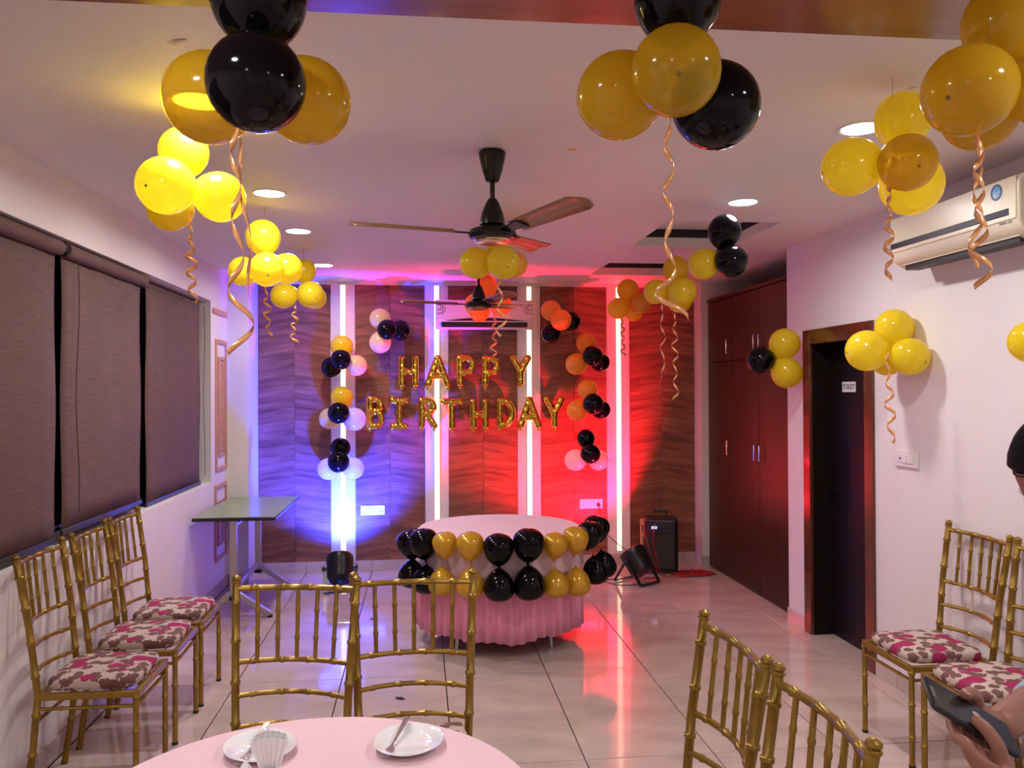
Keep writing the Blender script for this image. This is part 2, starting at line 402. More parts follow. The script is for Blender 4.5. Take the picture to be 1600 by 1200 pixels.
blind(4.215, 5.36, 1.01, XL - .045, 'brown roller blind in the middle, its cord hanging at its left side', cord=.12, lean=0)
blind(5.50, 6.80, .97, XL - .06, 'brown roller blind beside the framed wall mouldings, black gap at its left', roll=False, cord=1.31)

# gilt mouldings on the left wall, right of the window
def frame_rect(mb, y0, y1, z0, z1, wd, th=.014):
    mb.box((XL, y0, z0), (XL + th, y0 + wd, z1)).box((XL, y1 - wd, z0), (XL + th, y1, z1))
    mb.box((XL, y0 + wd, z0), (XL + th, y1 - wd, z0 + wd)).box((XL, y0 + wd, z1 - wd), (XL + th, y1 - wd, z1))
for y0, y1, z0, z1 in ((7.03, 7.41, 1.02, 2.11), (7.00, 7.40, .28, .91)):
    mb = MB(); frame_rect(mb, y0, y1, z0, z1, .035); mb.build('outer_moulding', 'moulding', wall_l, bevel=.005)
    mb = MB(); frame_rect(mb, y0 + .09, y1 - .09, z0 + .12, z1 - .14, .028); mb.build('inner_moulding', 'moulding', wall_l, bevel=.004)
    mb = MB(); frame_rect(mb, y0 + .135, y1 - .135, z0 + .165, z1 - .185, .022); mb.build('inner_moulding', 'moulding', wall_l, bevel=.004)
MB().box((XL, 6.95, 2.315), (XL + .014, 7.42, 2.36)).build('moulding_strip', 'moulding', wall_l, bevel=.005)

# toilet door
door = struct(empty('door_1', (XR, DY0, 0)))
fw = .10; W = DY1 - DY0
def jamb(a, b): return MB().box(a, b)
jamb((-.014, 0, 0), (.012, fw, DZ1)).build('architrave', 'door_wood', door, bevel=.004)
jamb((-.014, W - fw, 0), (.012, W, DZ1)).build('architrave', 'door_wood', door, bevel=.004)
jamb((-.014, fw, DZ1 - fw), (.012, W - fw, DZ1)).build('architrave', 'door_wood', door, bevel=.004)
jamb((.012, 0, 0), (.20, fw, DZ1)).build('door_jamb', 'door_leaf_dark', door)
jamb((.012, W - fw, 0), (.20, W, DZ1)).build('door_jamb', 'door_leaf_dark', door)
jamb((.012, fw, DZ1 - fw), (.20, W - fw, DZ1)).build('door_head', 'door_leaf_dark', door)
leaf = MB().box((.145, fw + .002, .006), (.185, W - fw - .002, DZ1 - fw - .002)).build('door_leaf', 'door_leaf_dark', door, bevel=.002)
MB().tube([(.145, W - fw - .07, 1.0), (.10, W - fw - .07, 1.0), (.10, W - fw - .19, 1.0)], .009, 10).build('door_handle', 'dark_metal', leaf, smooth=True)
sg = thing('door_sign', 'small white sign reading TOILET on the dark door', 'sign', (XR + .144, 5.19, 1.69))
MB().box((-.004, -.085, -.034), (0, .085, .034)).build('sign_plate', 'paper_white', sg, bevel=.001)
def wall_text(txt, size, parent, m, loc, right, up):
    r, u = V(right), V(up); n = r.cross(u); mm = Matrix((r, u, n)).transposed().to_4x4(); mm.translation = V(loc)
    return text_mesh(txt, size, .0005, m, 'lettering', parent, mm)
wall_text('TOILET', .048, sg, 'dark_print', (-.0045, 0, 0), (0, -1, 0), (0, 0, 1))

# ------------------------------------------------------------------ lamps in the ceiling
def downlight(x, y, lab, power=DOWN_W):
    t = thing('ceiling_light', lab, 'ceiling light', (x, y, ZC), group='round ceiling downlights')
    MB().lathe([(.074, -.004), (.088, -.006), (.090, -.001), (.090, .0)], 32, cap=False).build('trim_ring', 'white_plastic', t, smooth=True)
    MB().lathe([(.0, -.0051), (.074, -.005), (.074, -.001), (0, -.001)], 32, cap=False).build('diffuser', 'lamp_disc', t)
    ld = bpy.data.lights.new('downlight_lamp', 'AREA'); ld.shape = 'DISK'; ld.size = .15; ld.energy = power; ld.color = DOWN_COL; ld.spread = math.radians(170)
    lo = bpy.data.objects.new('downlight_lamp', ld); C.objects.link(lo); lo.parent = t; lo.location = (0, 0, -.008)
zl = ZC - .005
for (px, py, lab) in ((421, 303, 'lit downlight beside the fan, second of the left row from the camera'),
                      (466, 362, 'lit downlight of the left row between two bunches of yellow balloons'),
                      (505, 415, 'lit downlight nearest the wood wall at the left'),
                      (1161, 317, 'lit downlight above the two black balloons by the ceiling recess'),
                      (1346, 202, 'lit downlight half hidden by yellow balloons near the wall air conditioner'),
                      (312, 158, 'lit downlight glowing through the big gold balloon at upper left')):
    p = on(px, py, 2, zl); downlight(p.x, p.y, lab)
for k, (x, y) in enumerate(((-.75, 1.2), (1.7, 1.0), (-.75, -.9), (1.7, -.9))):
    t = empty('ceiling_light', (x, y, ZC - .012))
    tag(t, ('downlight in the brown panel, left and just behind the camera', 'downlight in the brown panel, right and just behind the camera', 'downlight in the brown panel, far behind the camera at left', 'downlight in the brown panel, far behind the camera at right')[k], 'ceiling light', 'round ceiling downlights')
    MB().lathe([(0, -.006), (.085, -.006), (.09, 0)], 24).build('diffuser', 'lamp_disc', t)
    ld = bpy.data.lights.new('downlight_lamp', 'AREA'); ld.shape = 'DISK'; ld.size = .15; ld.energy = DOWN_W * 1.0; ld.color = DOWN_COL
    lo = bpy.data.objects.new('downlight_lamp', ld); C.objects.link(lo); lo.parent = t; lo.location = (0, 0, -.01)

# ------------------------------------------------------------------ wardrobe
wd = thing('wardrobe', 'tall dark wooden wardrobe with six doors built into the right wall', 'wardrobe', (XW, 5.82, 0))
WL = 7.68 - 5.82
MB().box((.022, 0, 0), (.55, WL, 2.50)).build('body', 'wardrobe_wood', wd)
MB().box((-.012, -.0, 2.50), (.55, WL, 2.53)).build('cornice', 'wardrobe_wood', wd, bevel=.004)
cols = [(.03, .655), (.66, 1.23), (1.235, WL - .005)]
for ci, (a, b) in enumerate(cols):
    for (z0, z1, hz) in ((.012, 1.925, 1.16), (1.935, 2.495, 2.06)):
        d = MB().box((0, a, z0), (.02, b, z1)).build('door', 'wardrobe_wood', wd, bevel=.002)
        hy = b - .05 if ci == 0 else (a + .05 if ci == 1 else a + .08)
        MB().tube([(0, hy, hz - .065), (-.028, hy, hz - .06), (-.028, hy, hz + .06), (0, hy, hz + .065)], .005, 8).build('handle', 'chrome', d, smooth=True)

# ------------------------------------------------------------------ ceiling fans
def fan(loc, angs, lab):
    t = thing('ceiling_fan', lab, 'fan', loc, group='black ceiling fans')
    MB().lathe([(.020, -.135), (.028, -.13), (.042, -.09), (.056, -.03), (.058, -.008), (.052, 0)], 28).build('canopy', 'dark_metal', t, smooth=True)
    MB().lathe([(.011, -.30), (.011, -.12)], 14).build('downrod', 'dark_metal', t, smooth=True)
    MB().lathe([(.055, -.315), (.054, -.300), (.046, -.265), (.030, -.225), (.018, -.205)], 28).build('rod_cover', 'dark_metal', t, smooth=True)
    MB().lathe([(.070, -.385), (.098, -.376), (.105, -.36), (.098, -.340), (.062, -.324), (.03, -.312)], 36).build('motor_housing', 'dark_metal', t, smooth=True)
    MB().lathe([(.0, -.398), (.055, -.396), (.078, -.388), (.080, -.380)], 36).build('bottom_cap', 'fan_trim', t, smooth=True)
    for a in angs:
        e = Matrix.Translation((0, 0, -.350)) @ Matrix.Rotation(math.radians(a), 4, 'Z') @ Matrix.Rotation(math.radians(-3.2), 4, 'Y')
        tw = Matrix.Rotation(math.radians(-13), 4, 'X')
        n = 12; vs = []; fs = []
        for i in range(n + 1):
            u = i / n; x = .165 + .435 * u; hw = .050 + .014 * u - (.03 if i == n else 0)
            for j, yy in enumerate((-hw, -hw * .35, hw * .35, hw)):
                vs.append(e @ tw @ V((x, yy + (.01 if i == n else 0), .006 - .012 * (yy / hw) ** 2)))
        for i in range(n):
            for j in range(3): q = i * 4 + j; fs.append((q, q + 4, q + 5, q + 1))
        b = MB().add(vs, fs).build('blade', 'fan_blade', t, smooth=True)
        s = b.modifiers.new('s', 'SOLIDIFY'); s.thickness = .004
        mb = MB()
        poly = [(.09, -.022), (.15, -.026), (.215, -.04), (.215, .04), (.15, .026), (.09, .022)]
        mb.prism(poly, -.010, -.003, e @ tw)
        mb.build('blade_bracket', 'dark_metal', b, bevel=.003)
fp = on(769, 236, 2, ZC)
fan((fp.x, fp.y, ZC), (181, -60, 61), 'black ceiling fan with brown blades in the middle of the room')
f2 = on(748, 470, 2, 2.375)
fan((f2.x, f2.y, ZC + .0), (172, -70, 52), 'smaller-looking farther ceiling fan in front of the wall air conditioner')

# ------------------------------------------------------------------ air conditioners
def ac_unit(name, lab, W, mats, m, dp=.21):
    """local: x along the width, y out of the wall, z up from the bottom"""
    t = tag(empty(name), lab, 'air conditioner'); t.matrix_world = m
    prof = [(0, .02), (.13, 0), (dp - .02, .035), (dp, .07), (dp, .245), (dp - .03, .275), (0, .275)]
    mm = Matrix(((0, 0, 1, 0), (1, 0, 0, 0), (0, 1, 0, 0), (0, 0, 0, 1)))
    MB().prism(prof, -W / 2, W / 2, mm).build('body', mats, t, bevel=.010, seg=3)
    MB().box((-W/2 + .01, dp - .002, .085), (W/2 - .01, dp + .006, .262)).build('front_panel', mats, t, bevel=.004)
    return t
# on the right wall
acw = .935
m_r = Matrix(((0, -1, 0, XR), (1, 0, 0, 3.622), (0, 0, 1, 2.292), (0, 0, 0, 1)))
ac = ac_unit('air_conditioner', 'cream wall air conditioner with dark stripe, high on the right wall', acw, 'ac_cream', m_r, dp=.215)
MB().box((-acw/2 + .05, .216, .104), (acw/2 - .012, .2235, .134)).build('dark_stripe', 'dark_print', ac, bevel=.003)
MB().box((-acw/2 + .06, .09, -.004), (acw/2 - .05, .165, .028), None).build('air_outlet', 'ac_slot', ac)
MB().box((-acw/2 + .05, .165, .020), (acw/2 - .03, .175, .030)).build('louvre', 'ac_cream', ac)
o = MB().lathe([(0, 0), (.034, 0), (.034, .001), (0, .001)], 28, axis_m((-.345, .2213, .215), (0, 1, 0)), cap=False).build('round_sticker', 'sticker_blue', ac)
MB().lathe([(.026, .0), (.034, 0), (.034, .0022), (.026, .0022), (.026, 0)], 28, axis_m((-.345, .2212, .215), (0, 1, 0)), cap=False).build('sticker_ring', 'blue_dark', ac)
wall_text('Smart Zo', .020, ac, 'grey_print', (-.39, .2165, .078), (-1, 0, 0), (0, 0, 1))
MB().lathe([(0, 0), (.008, 0), (.008, .002), (0, .002)], 16, axis_m((acw/2 - .02, .2145, .072), (0, 1, 0)), cap=False).build('screw_cap', 'dark_print', ac)
# over the letters on the back wall
m_b = Matrix(((-1, 0, 0, .585), (0, -1, 0, YB - .008), (0, 0, 1, 2.245), (0, 0, 0, 1)))
ac2 = ac_unit('air_conditioner', 'white wall air conditioner above the letters, lit pink', .905, 'ac_white', m_b, dp=.20)
MB().box((-.40, .165, .020), (.40, .2025, .066)).build('air_outlet', 'ac_slot', ac2, bevel=.003)
MB().prism([(-.37, .078), (.37, .078), (.12, .104), (-.12, .104)], .2062, .2085, Matrix(((1, 0, 0, 0), (0, 0, 1, 0), (0, 1, 0, 0), (0, 0, 0, 1)))).build('air_slot', 'ac_slot', ac2)
def greek(sx, x0):
    mb = MB(); y0, y1 = .2062, .2075
    def ln(a, b, c, d, t=.003): mb.box((min(a, c) - t, y0, min(b, d) - t), (max(a, c) + t, y1, max(b, d) + t))
    for (a, b, c, d, t) in ((0, .225, .032, .225, .005), (.032, .225, .032, .18, .003), (.0, .178, .032, .178, .003), (.048, .225, .075, .225, .0015), (.048, .225, .048, .145, .003),
                            (0, .145, .05, .145, .003), (.048, .2, .075, .2, .002), (.07, .2, .07, .16, .0015), (.05, .16, .07, .16, .0015)):
        ln(x0 + sx * a, b, x0 + sx * c, d, t)
    return mb
greek(-1, .435).build('printed_pattern', 'grey_print', ac2); greek(1, -.435).build('printed_pattern', 'grey_print', ac2)

# ------------------------------------------------------------------ sockets and switches
def switch_plate(name, lab, m, W, H, kind):
    t = tag(empty(name), lab, 'switch'); t.matrix_world = m      # local: x right, y out of the wall (towards the room), z up
    MB().box((-W/2, 0, -H/2), (W/2, .012, H/2)).build('plate', 'white_plastic', t, bevel=.003)
    MB().box((-W/2 + .025, .012, -H/2 + .022), (W/2 - .025, .014, H/2 - .022)).build('insert', 'ac_white', t, bevel=.001)
    if kind == 's':
        for x in (.0, .03, .058): MB().box((x - .012, .014, -.024), (x + .012, .018, .024)).build('switch_key', 'white_plastic', t, bevel=.002)
        MB().lathe([(0, 0), (.006, 0), (.006, .002), (0, .002)], 12, axis_m((-.05, .014, 0), (0, 1, 0)), cap=False).build('regulator', 'dark_print', t)
    else:
        sx = .075 if kind == 'r' else -.07
        for dx, dz in ((-.011, -.009), (.011, -.009), (0, .012)):
            MB().lathe([(0, 0), (.004, 0), (.004, .001), (0, .001)], 10, axis_m((sx + dx, .014, dz), (0, 1, 0)), cap=False).build('socket_hole', 'dark_print', t)
        for x in (-.02, .01, .04): MB().box((x - .011, .014, -.018), (x + .011, .0175, .018)).build('switch_key', 'white_plastic', t, bevel=.002)
    return t
def mw(c, right, out):
    r, o = V(right), V(out); u = V((0, 0, 1)); m = Matrix((r, o, u)).transposed().to_4x4(); m.translation = V(c); return m
switch_plate('socket_plate', 'white socket plate on the blue-lit wood panel', mw((-.455, YB - .001, .563), (1, 0, 0), (0, -1, 0)), .225, .092, 'r')
so = switch_plate('socket_plate', 'socket plate with a plug in it, on the red-lit wood panel', mw((1.62, YB - .001, .583), (1, 0, 0), (0, -1, 0)), .225, .092, 'l')
pg = thing('power_plug', 'dark plug with cord in the red-lit socket', 'plug', (1.69, YB - .016, .575))
MB().lathe([(.018, 0), (.017, .015), (.012, .03), (.006, .035)], 14, axis_m((0, 0, 0), (0, -1, 0))).build('plug_body', 'black_plastic', pg, smooth=True)
cp = [V((0, -.035, 0)), V((.004, -.05, -.05)), V((.03, -.05, -.16)), V((.07, -.06, -.28)), V((.17, -.1, -.37)), V((.26, -.25, -.43)), V((.31, -.45, -.42))]
MB().tube(cp, .004, 6).build('cord', 'black_cable', pg, smooth=True)
switch_plate('switch_plate', 'white switch plate on the right wall beside the toilet door', mw((XR - .001, 4.30, 1.292), (0, -1, 0), (-1, 0, 0)), .215, .09, 's')

# ------------------------------------------------------------------ chairs
def ring_tube(mb, pts, r, nodes, n=8, ring=1.28):
    """a rod with bamboo rings at the given fractions of its length"""
    pts = [V(p) for p in pts]; ls = [0]
    for a, b in zip(pts, pts[1:]): ls.append(ls[-1] + (b - a).length)
    T = ls[-1]
    def pt(u):
        d = u * T
        for i in range(len(pts) - 1):
            if d <= ls[i + 1] + 1e-9: return pts[i].lerp(pts[i + 1], (d - ls[i]) / (ls[i + 1] - ls[i]))
        return pts[-1].copy()
    st = sorted(set([round(x / T, 5) for x in ls]))
    sam = [(u, 1) for u in st]
    for q in nodes:
        e = .004 / T
        sam = [(u, k) for u, k in sam if abs(u - q) > e * 3]
        sam += [(q - e * 2.2, 1), (q - e, ring), (q, ring * .96), (q + e, ring), (q + e * 2.2, 1)]
    sam = sorted((min(1, max(0, u)), k) for u, k in sam)
    mb.tube([pt(u) for u, _ in sam], [r * k for _, k in sam], n)
    return mb
def make_chair():
    t = tag(empty('banquet_chair'), 'x', 'chair', 'gold bamboo-style banquet chairs')
    G_ = 'gold_paint'
    for s in (-1, 1):
        ring_tube(MB(), [(s*.196, .19, 0), (s*.196, .19, .45)], .0125, (.3, .62, .93)).build('leg', G_, t, smooth=True)
        mb = MB(); pts = [(s*.186, -.245, 0), (s*.190, -.215, .22), (s*.193, -.195, .44), (s*.204, -.224, .72), (s*.217, -.268, .995)]
        ring_tube(mb, pts, .0145, (.2, .36, .52, .66, .8, .93))
        mb.lathe([(.0145, 0), (.018, .003), (.018, .008), (.013, .011), (.017, .016), (.016, .023), (.008, .029), (.002, .031)], 10, axis_m((s*.217, -.2675, .992), (0, -.16, 1)))
        p = mb.build('back_post', G_, t, smooth=True)
    mb = MB()
    mb.bar((-.196, .19, .435), (.196, .19, .435), .022, .028).bar((-.193, -.195, .435), (.193, -.195, .435), .022, .028)
    for s in (-1, 1): mb.bar((s*.196, .19, .435), (s*.193, -.195, .435), .022, .028)
    mb.build('seat_frame', G_, t, bevel=.003)
    def bow(z, w, y, b, n=10): return [(w * (2*i/n - 1), y - b * (1 - (2*i/n - 1) ** 2), z) for i in range(n + 1)]
    for nm, z, wdt, y, b, r in (('top_rail', .975, .214, -.264, .030, .0105), ('back_rail', .725, .203, -.225, .045, .0095),
                                ('back_rail', .612, .199, -.208, .06, .009), ('back_rail', .505, .195, -.200, .06, .009)):
        ring_tube(MB(), bow(z, wdt, y, b), r, (.16, .4, .62, .86)).build(nm, G_, t, smooth=True)
    for k in range(5):
        f = (k + 1) / 6 * 2 - 1
        a = V((.203 * f, -.225 - .045 * (1 - f*f), .725)); b_ = V((.214 * f, -.264 - .030 * (1 - f*f), .975))
        mb = MB(); ring_tube(mb, [a, a.lerp(b_, .12), a.lerp(b_, .88), b_], .0078, (.3, .68))
        mb.build('spindle', G_, t, smooth=True)
    for nm, p, q in (('stretcher', (-.196, .19, .385), (.196, .19, .385)), ('stretcher', (-.196, .19, .385), (-.193, -.20, .385)),
                     ('stretcher', (.196, .19, .385), (.193, -.20, .385)), ('stretcher', (-.191, -.205, .33), (.191, -.205, .33))):
        ring_tube(MB(), [p, V(p).lerp(V(q), .5), q], .0075, (.25, .75)).build(nm, G_, t, smooth=True)
    # cushion with a soft crown
    n = 10; vs = []; fs = []
    def ring_pts(k, z):
        out = []
        for i in range(32):
            q = 2*PI*i/32; c, s_ = math.cos(q), math.sin(q)
            e = lambda x: math.copysign(abs(x) ** .32, x)
            out.append((.186 * k * e(c), .184 * k * e(s_) + .002, z))
        return out
    lay = [(.90, .448), (.97, .452), (1.0, .465), (1.0, .482), (.96, .494), (.86, .500), (.6, .505), (.25, .507)]
    mb = MB()
    for k, z in lay: mb.v += ring_pts(k, z)
    for i in range(len(lay) - 1):
        for j in range(32): mb.f.append((i*32+j, i*32+(j+1) % 32, (i+1)*32+(j+1) % 32, (i+1)*32+j))
    mb.f.append(tuple(reversed(range(32)))); mb.f.append(tuple((len(lay)-1)*32 + j for j in range(32)))
    c = mb.build('seat_cushion', 'floral_fabric', t, smooth=True); c['label'] = 'cream cushion with magenta and brown flowers'
    for (x, y) in ((-.196, .19), (.196, .19), (-.186, -.245), (.186, -.245)):
        MB().lathe([(.0135, .001), (.0145, .003), (.0145, .012)], 10, Matrix.Translation((x, y, 0))).build('foot_cap', 'black_rubber', t)
    return t
proto = make_chair(); used = [0]
def chair(x, y, face, lab, sc=1.0):
    """face: direction the sitter looks, degrees from +X"""
    o = proto if not used[0] else copy_tree(proto)
    used[0] = 1; o['label'] = lab; o.location = (x, y, 0); o.rotation_euler = (0, 0, math.radians(face - 90)); return o
chair(-1.365, 3.785, 0, 'gold chair against the left wall nearest the camera, whole seat visible')
chair(-1.365, 4.315, 1, 'gold chair against the left wall, middle of the three in the row')
chair(-1.365, 4.80, 0, 'gold chair against the left wall nearest the folding table')
chair(-.487, 2.765, -99, 'gold chair behind the front table, left one of the touching pair')
chair(-.030, 2.795, -90, 'gold chair behind the front table, right one of the touching pair')
chair(.57, 2.185, 181, 'gold chair right of the front table, farther of its pair, back towards us')
chair(.575, 1.705, 179, 'gold chair right of the front table, nearest the camera at the bottom edge')
chair(2.340, 3.67, 180, 'gold chair against the right wall beside the toilet door')
chair(2.342, 3.19, 180, 'gold chair against the right wall, cut by the right edge of the picture')

# ------------------------------------------------------------------ front round table
def cloth(name, lab, cx, cy, r, zt, zb, m, fold, nf, th0=0., flare=.04):
    n = 180; mb = MB(); rings = [(0.02, 0), (.5, 0), (.9, 0), (.975, 0.0), (1.0, .012)]
    vs = []
    for k, dz in rings:
        for i in range(n):
            q = 2*PI*i/n; vs.append((r*k*math.cos(q), r*k*math.sin(q), -dz))
    D = zt - zb; st = 8
    for s in range(1, st + 1):
        u = s / st
        for i in range(n):
            q = 2*PI*i/n
            rr = r + .004 + flare * u + fold * u ** .8 * (.6 * math.sin(nf * q + th0) + .4 * math.sin(nf * 1.7 * q + 1.3))
            vs.append((rr*math.cos(q), rr*math.sin(q), -.012 - (D - .012) * u))
    N = len(rings) + st
    fs = [tuple(range(n))] + [(a*n+i, (a+1)*n+i, (a+1)*n+(i+1) % n, a*n+(i+1) % n) for a in range(N - 1) for i in range(n)]
    mb.add(vs, fs); o = mb.build(name, m, None, smooth=True, loc=(cx, cy, zt)); s = o.modifiers.new('s', 'SOLIDIFY'); s.thickness = .0015
    tag(o, lab, 'tablecloth'); return o
def pedestal(name, lab, cx, cy, r, zt):
    t = thing(name, lab, 'table', (cx, cy, 0))
    MB().lathe([(r - .006, zt - .028), (r, zt - .022), (r, zt - .006), (r - .006, zt - .002)], 64).build('tabletop', 'wardrobe_wood', t, smooth=True)
    for k in range(4):
        q = PI/4 + k*PI/2; MB().tube([(r*.62*math.cos(q), r*.62*math.sin(q), zt - .028), (r*.8*math.cos(q), r*.8*math.sin(q), 0)], .014, 10).build('leg', 'brushed_steel', t, smooth=True)
    return t
TCX, TCY, TR, TZ = -.259, 1.875, .526, .76
pedestal('round_table', 'round table under the pale pink cloth in front of the camera', TCX, TCY, TR - .006, TZ - .002)
cloth('tablecloth', 'pale pink cloth on the front table carrying the plates', TCX, TCY, TR, TZ, .22, 'pink_cloth', .022, 14)
def plate(x, y, rot, lab):
    t = thing('plate', lab, 'plate', (x, y, TZ + .002), rot, 'white plates on the front table')
    mb = MB().lathe([(.0, .006), (.058, .006), (.064, .009), (.076, .017), (.088, .020), (.0895, .0185), (.080, .0145), (.066, .004), (.060, .0), (.0, .0)], 48, cap=False)
    mb.v = [(a * 1.0, b * 1.15, c) for a, b, c in mb.v]
    mb.build('dish', 'ceramic', t, smooth=True); return t
def fork(x, y, rz, lab):
    t = thing('fork', lab, 'fork', (x, y, TZ + .010), rz, 'steel forks on the plates')
    mb = MB(); prof = [(-.055, .010, .0), (-.045, .012, -.001), (-.03, .010, .0), (-.018, .004, .003), (.02, .004, .010), (.07, .007, .020), (.105, .0085, .026), (.112, .007, .027)]
    vs = []; fs = []
    for y_, hw, z in prof[1:]: vs += [(-hw, y_, z), (hw, y_, z), (hw, y_, z + .002), (-hw, y_, z + .002)]
    k = len(prof) - 1
    for i in range(k - 1):
        for j in range(4): fs.append((i*4+j, i*4+(j+1) % 4, (i+1)*4+(j+1) % 4, (i+1)*4+j))
    fs += [(3, 2, 1, 0), tuple((k-1)*4 + j for j in range(4))]
    mb.add(vs, fs); mb.build('handle', 'cutlery', t, bevel=.0008)
    for i in range(4):
        x_ = -.0095 + i * .0063
        MB().bar((x_, -.045, .0), (x_, -.075, .0005), .0032, .0018).build('tine', 'cutlery', t)
plate(-.412, 2.178, .35, 'white plate left on the front table, half behind the napkins')
plate(-.036, 2.168, -.25, 'white plate right on the front table, holding only a fork')
fork(-.430, 2.165, -.18, 'steel fork on the left plate beside the napkin fan')
fork(-.072, 2.165, -.30, 'steel fork on the right plate of the front table')
# napkin fan in a small holder
nk = thing('napkin_fan', 'white pleated paper napkins standing fanned at the left plate', 'napkin', (-.352, 1.985, TZ))
MB().lathe([(.022, .001), (.025, .004), (.019, .03), (.022, .05), (.020, .05), (.017, .03), (.018, .008)], 20, cap=False).build('holder', 'ceramic', nk, smooth=True)
for k in range(3):
    vs = []; fs = []; nf = 12
    for j in range(nf + 1):
        u = j / nf * 2 - 1; zig = .004 * (1 if j % 2 else -1)
        vs += [(u * .016, zig * .5 + .006 * (k - 1), .03), (u * (.044 - .003 * k), zig + .010 * (k - 1), .118 - .010 * u * u + .004 * k)]
    for j in range(nf): fs.append((2*j, 2*j+2, 2*j+3, 2*j+1))
    o = MB().add(vs, fs).build('napkin', 'paper_white', nk); sd = o.modifiers.new('s', 'SOLIDIFY'); sd.thickness = .001
nt_ = thing('napkin_tip', 'folded white napkin corner at the bottom edge of the front table', 'napkin', (-.405, 1.985, TZ + .001))
MB().add([(-.045, -.05, 0), (.045, -.05, 0), (.045, .0, 0), (-.045, .0, 0), (0, -.012, .072), (.012, -.03, .05)], [(3, 2, 1, 0), (0, 1, 5), (0, 5, 4), (0, 4, 3), (1, 2, 5), (2, 4, 5), (2, 3, 4)]).build('fold', 'paper_white', nt_)

# ------------------------------------------------------------------ cake table
CX, CY, CR, CZ = .53, 5.70, .56, .745
pedestal('cake_table', 'round cake table ringed with balloons in front of the wood wall', CX, CY, CR - .012, CZ - .002)
n = 420; vs = []; fs = []; lev = [(.72, 0), (.6, .5), (.4, .8), (.25, .95), (.11, 1.0)]
for z, k in lev:
    for i in range(n):
        q = 2*PI*i/n; rr = CR - .014 + .0 + k * (.010 + .014 * math.sin(48*q) + .005 * math.sin(24*q + 1)); 
        vs.append((rr*math.cos(q), rr*math.sin(q), z + (.010 * math.sin(5*q) + .008 * math.sin(11*q + 2) if z < .2 else 0)))
fs = [(a*n+i, a*n+(i+1) % n, (a+1)*n+(i+1) % n, (a+1)*n+i) for a in range(len(lev)-1) for i in range(n)]
o = MB().add(vs, fs).build('table_skirt', 'pink_skirt', None, smooth=True, loc=(CX, CY, 0)); s = o.modifiers.new('s', 'SOLIDIFY'); s.thickness = .001
o.data.polygons.foreach_set('use_smooth', [True] * len(o.data.polygons))
tag(o, 'pleated deep pink skirt hanging round the cake table', 'table skirt')
cloth('tablecloth', 'plain pale pink cloth on top of the cake table', CX, CY, CR, CZ, .50, 'pink_cloth', .006, 9, flare=.012)

# ------------------------------------------------------------------ folding table by the left wall
ft = thing('folding_table', 'green-topped table with steel legs standing against the left wall', 'table', (-1.358, 6.83, 0))
MB().box((-.298, -.60, .735), (.298, .60, .762)).build('table_edge', 'table_edge', ft, bevel=.008, seg=3)
MB().box((-.292, -.594, .760), (.292, .594, .764)).build('tabletop', 'table_laminate', ft, bevel=.006, seg=3)
for y in (-.47, .47):
    MB().bar((-.03, y, .735), (-.03, y, .15), .05, .036, V((0, 1, 0))).build('post', 'brushed_steel', ft, bevel=.006)
    MB().bar((-.03, y, .20), (.235, y, .018), .045, .032, V((0, 1, 0))).build('foot', 'brushed_steel', ft, bevel=.006)
    MB().bar((-.03, y, .20), (-.24, y, .018), .045, .032, V((0, 1, 0))).build('foot', 'brushed_steel', ft, bevel=.006)
    for c0, c1 in (((-.058, y - .03, .135), (-.002, y + .03, .165)), ((.215, y - .02, .0), (.25, y + .02, .016)), ((-.255, y - .02, .0), (-.22, y + .02, .016))):
        MB().box(c0, c1).build('foot_cap', 'black_rubber', ft, bevel=.003)
MB().bar((-.03, -.47, .215), (-.03, .47, .215), .03, .04).build('stretcher', 'brushed_steel', ft, bevel=.005)
MB().bar((-.03, -.47, .68), (-.03, .47, .68), .02, .02).build('brace', 'brushed_steel', ft, bevel=.003)

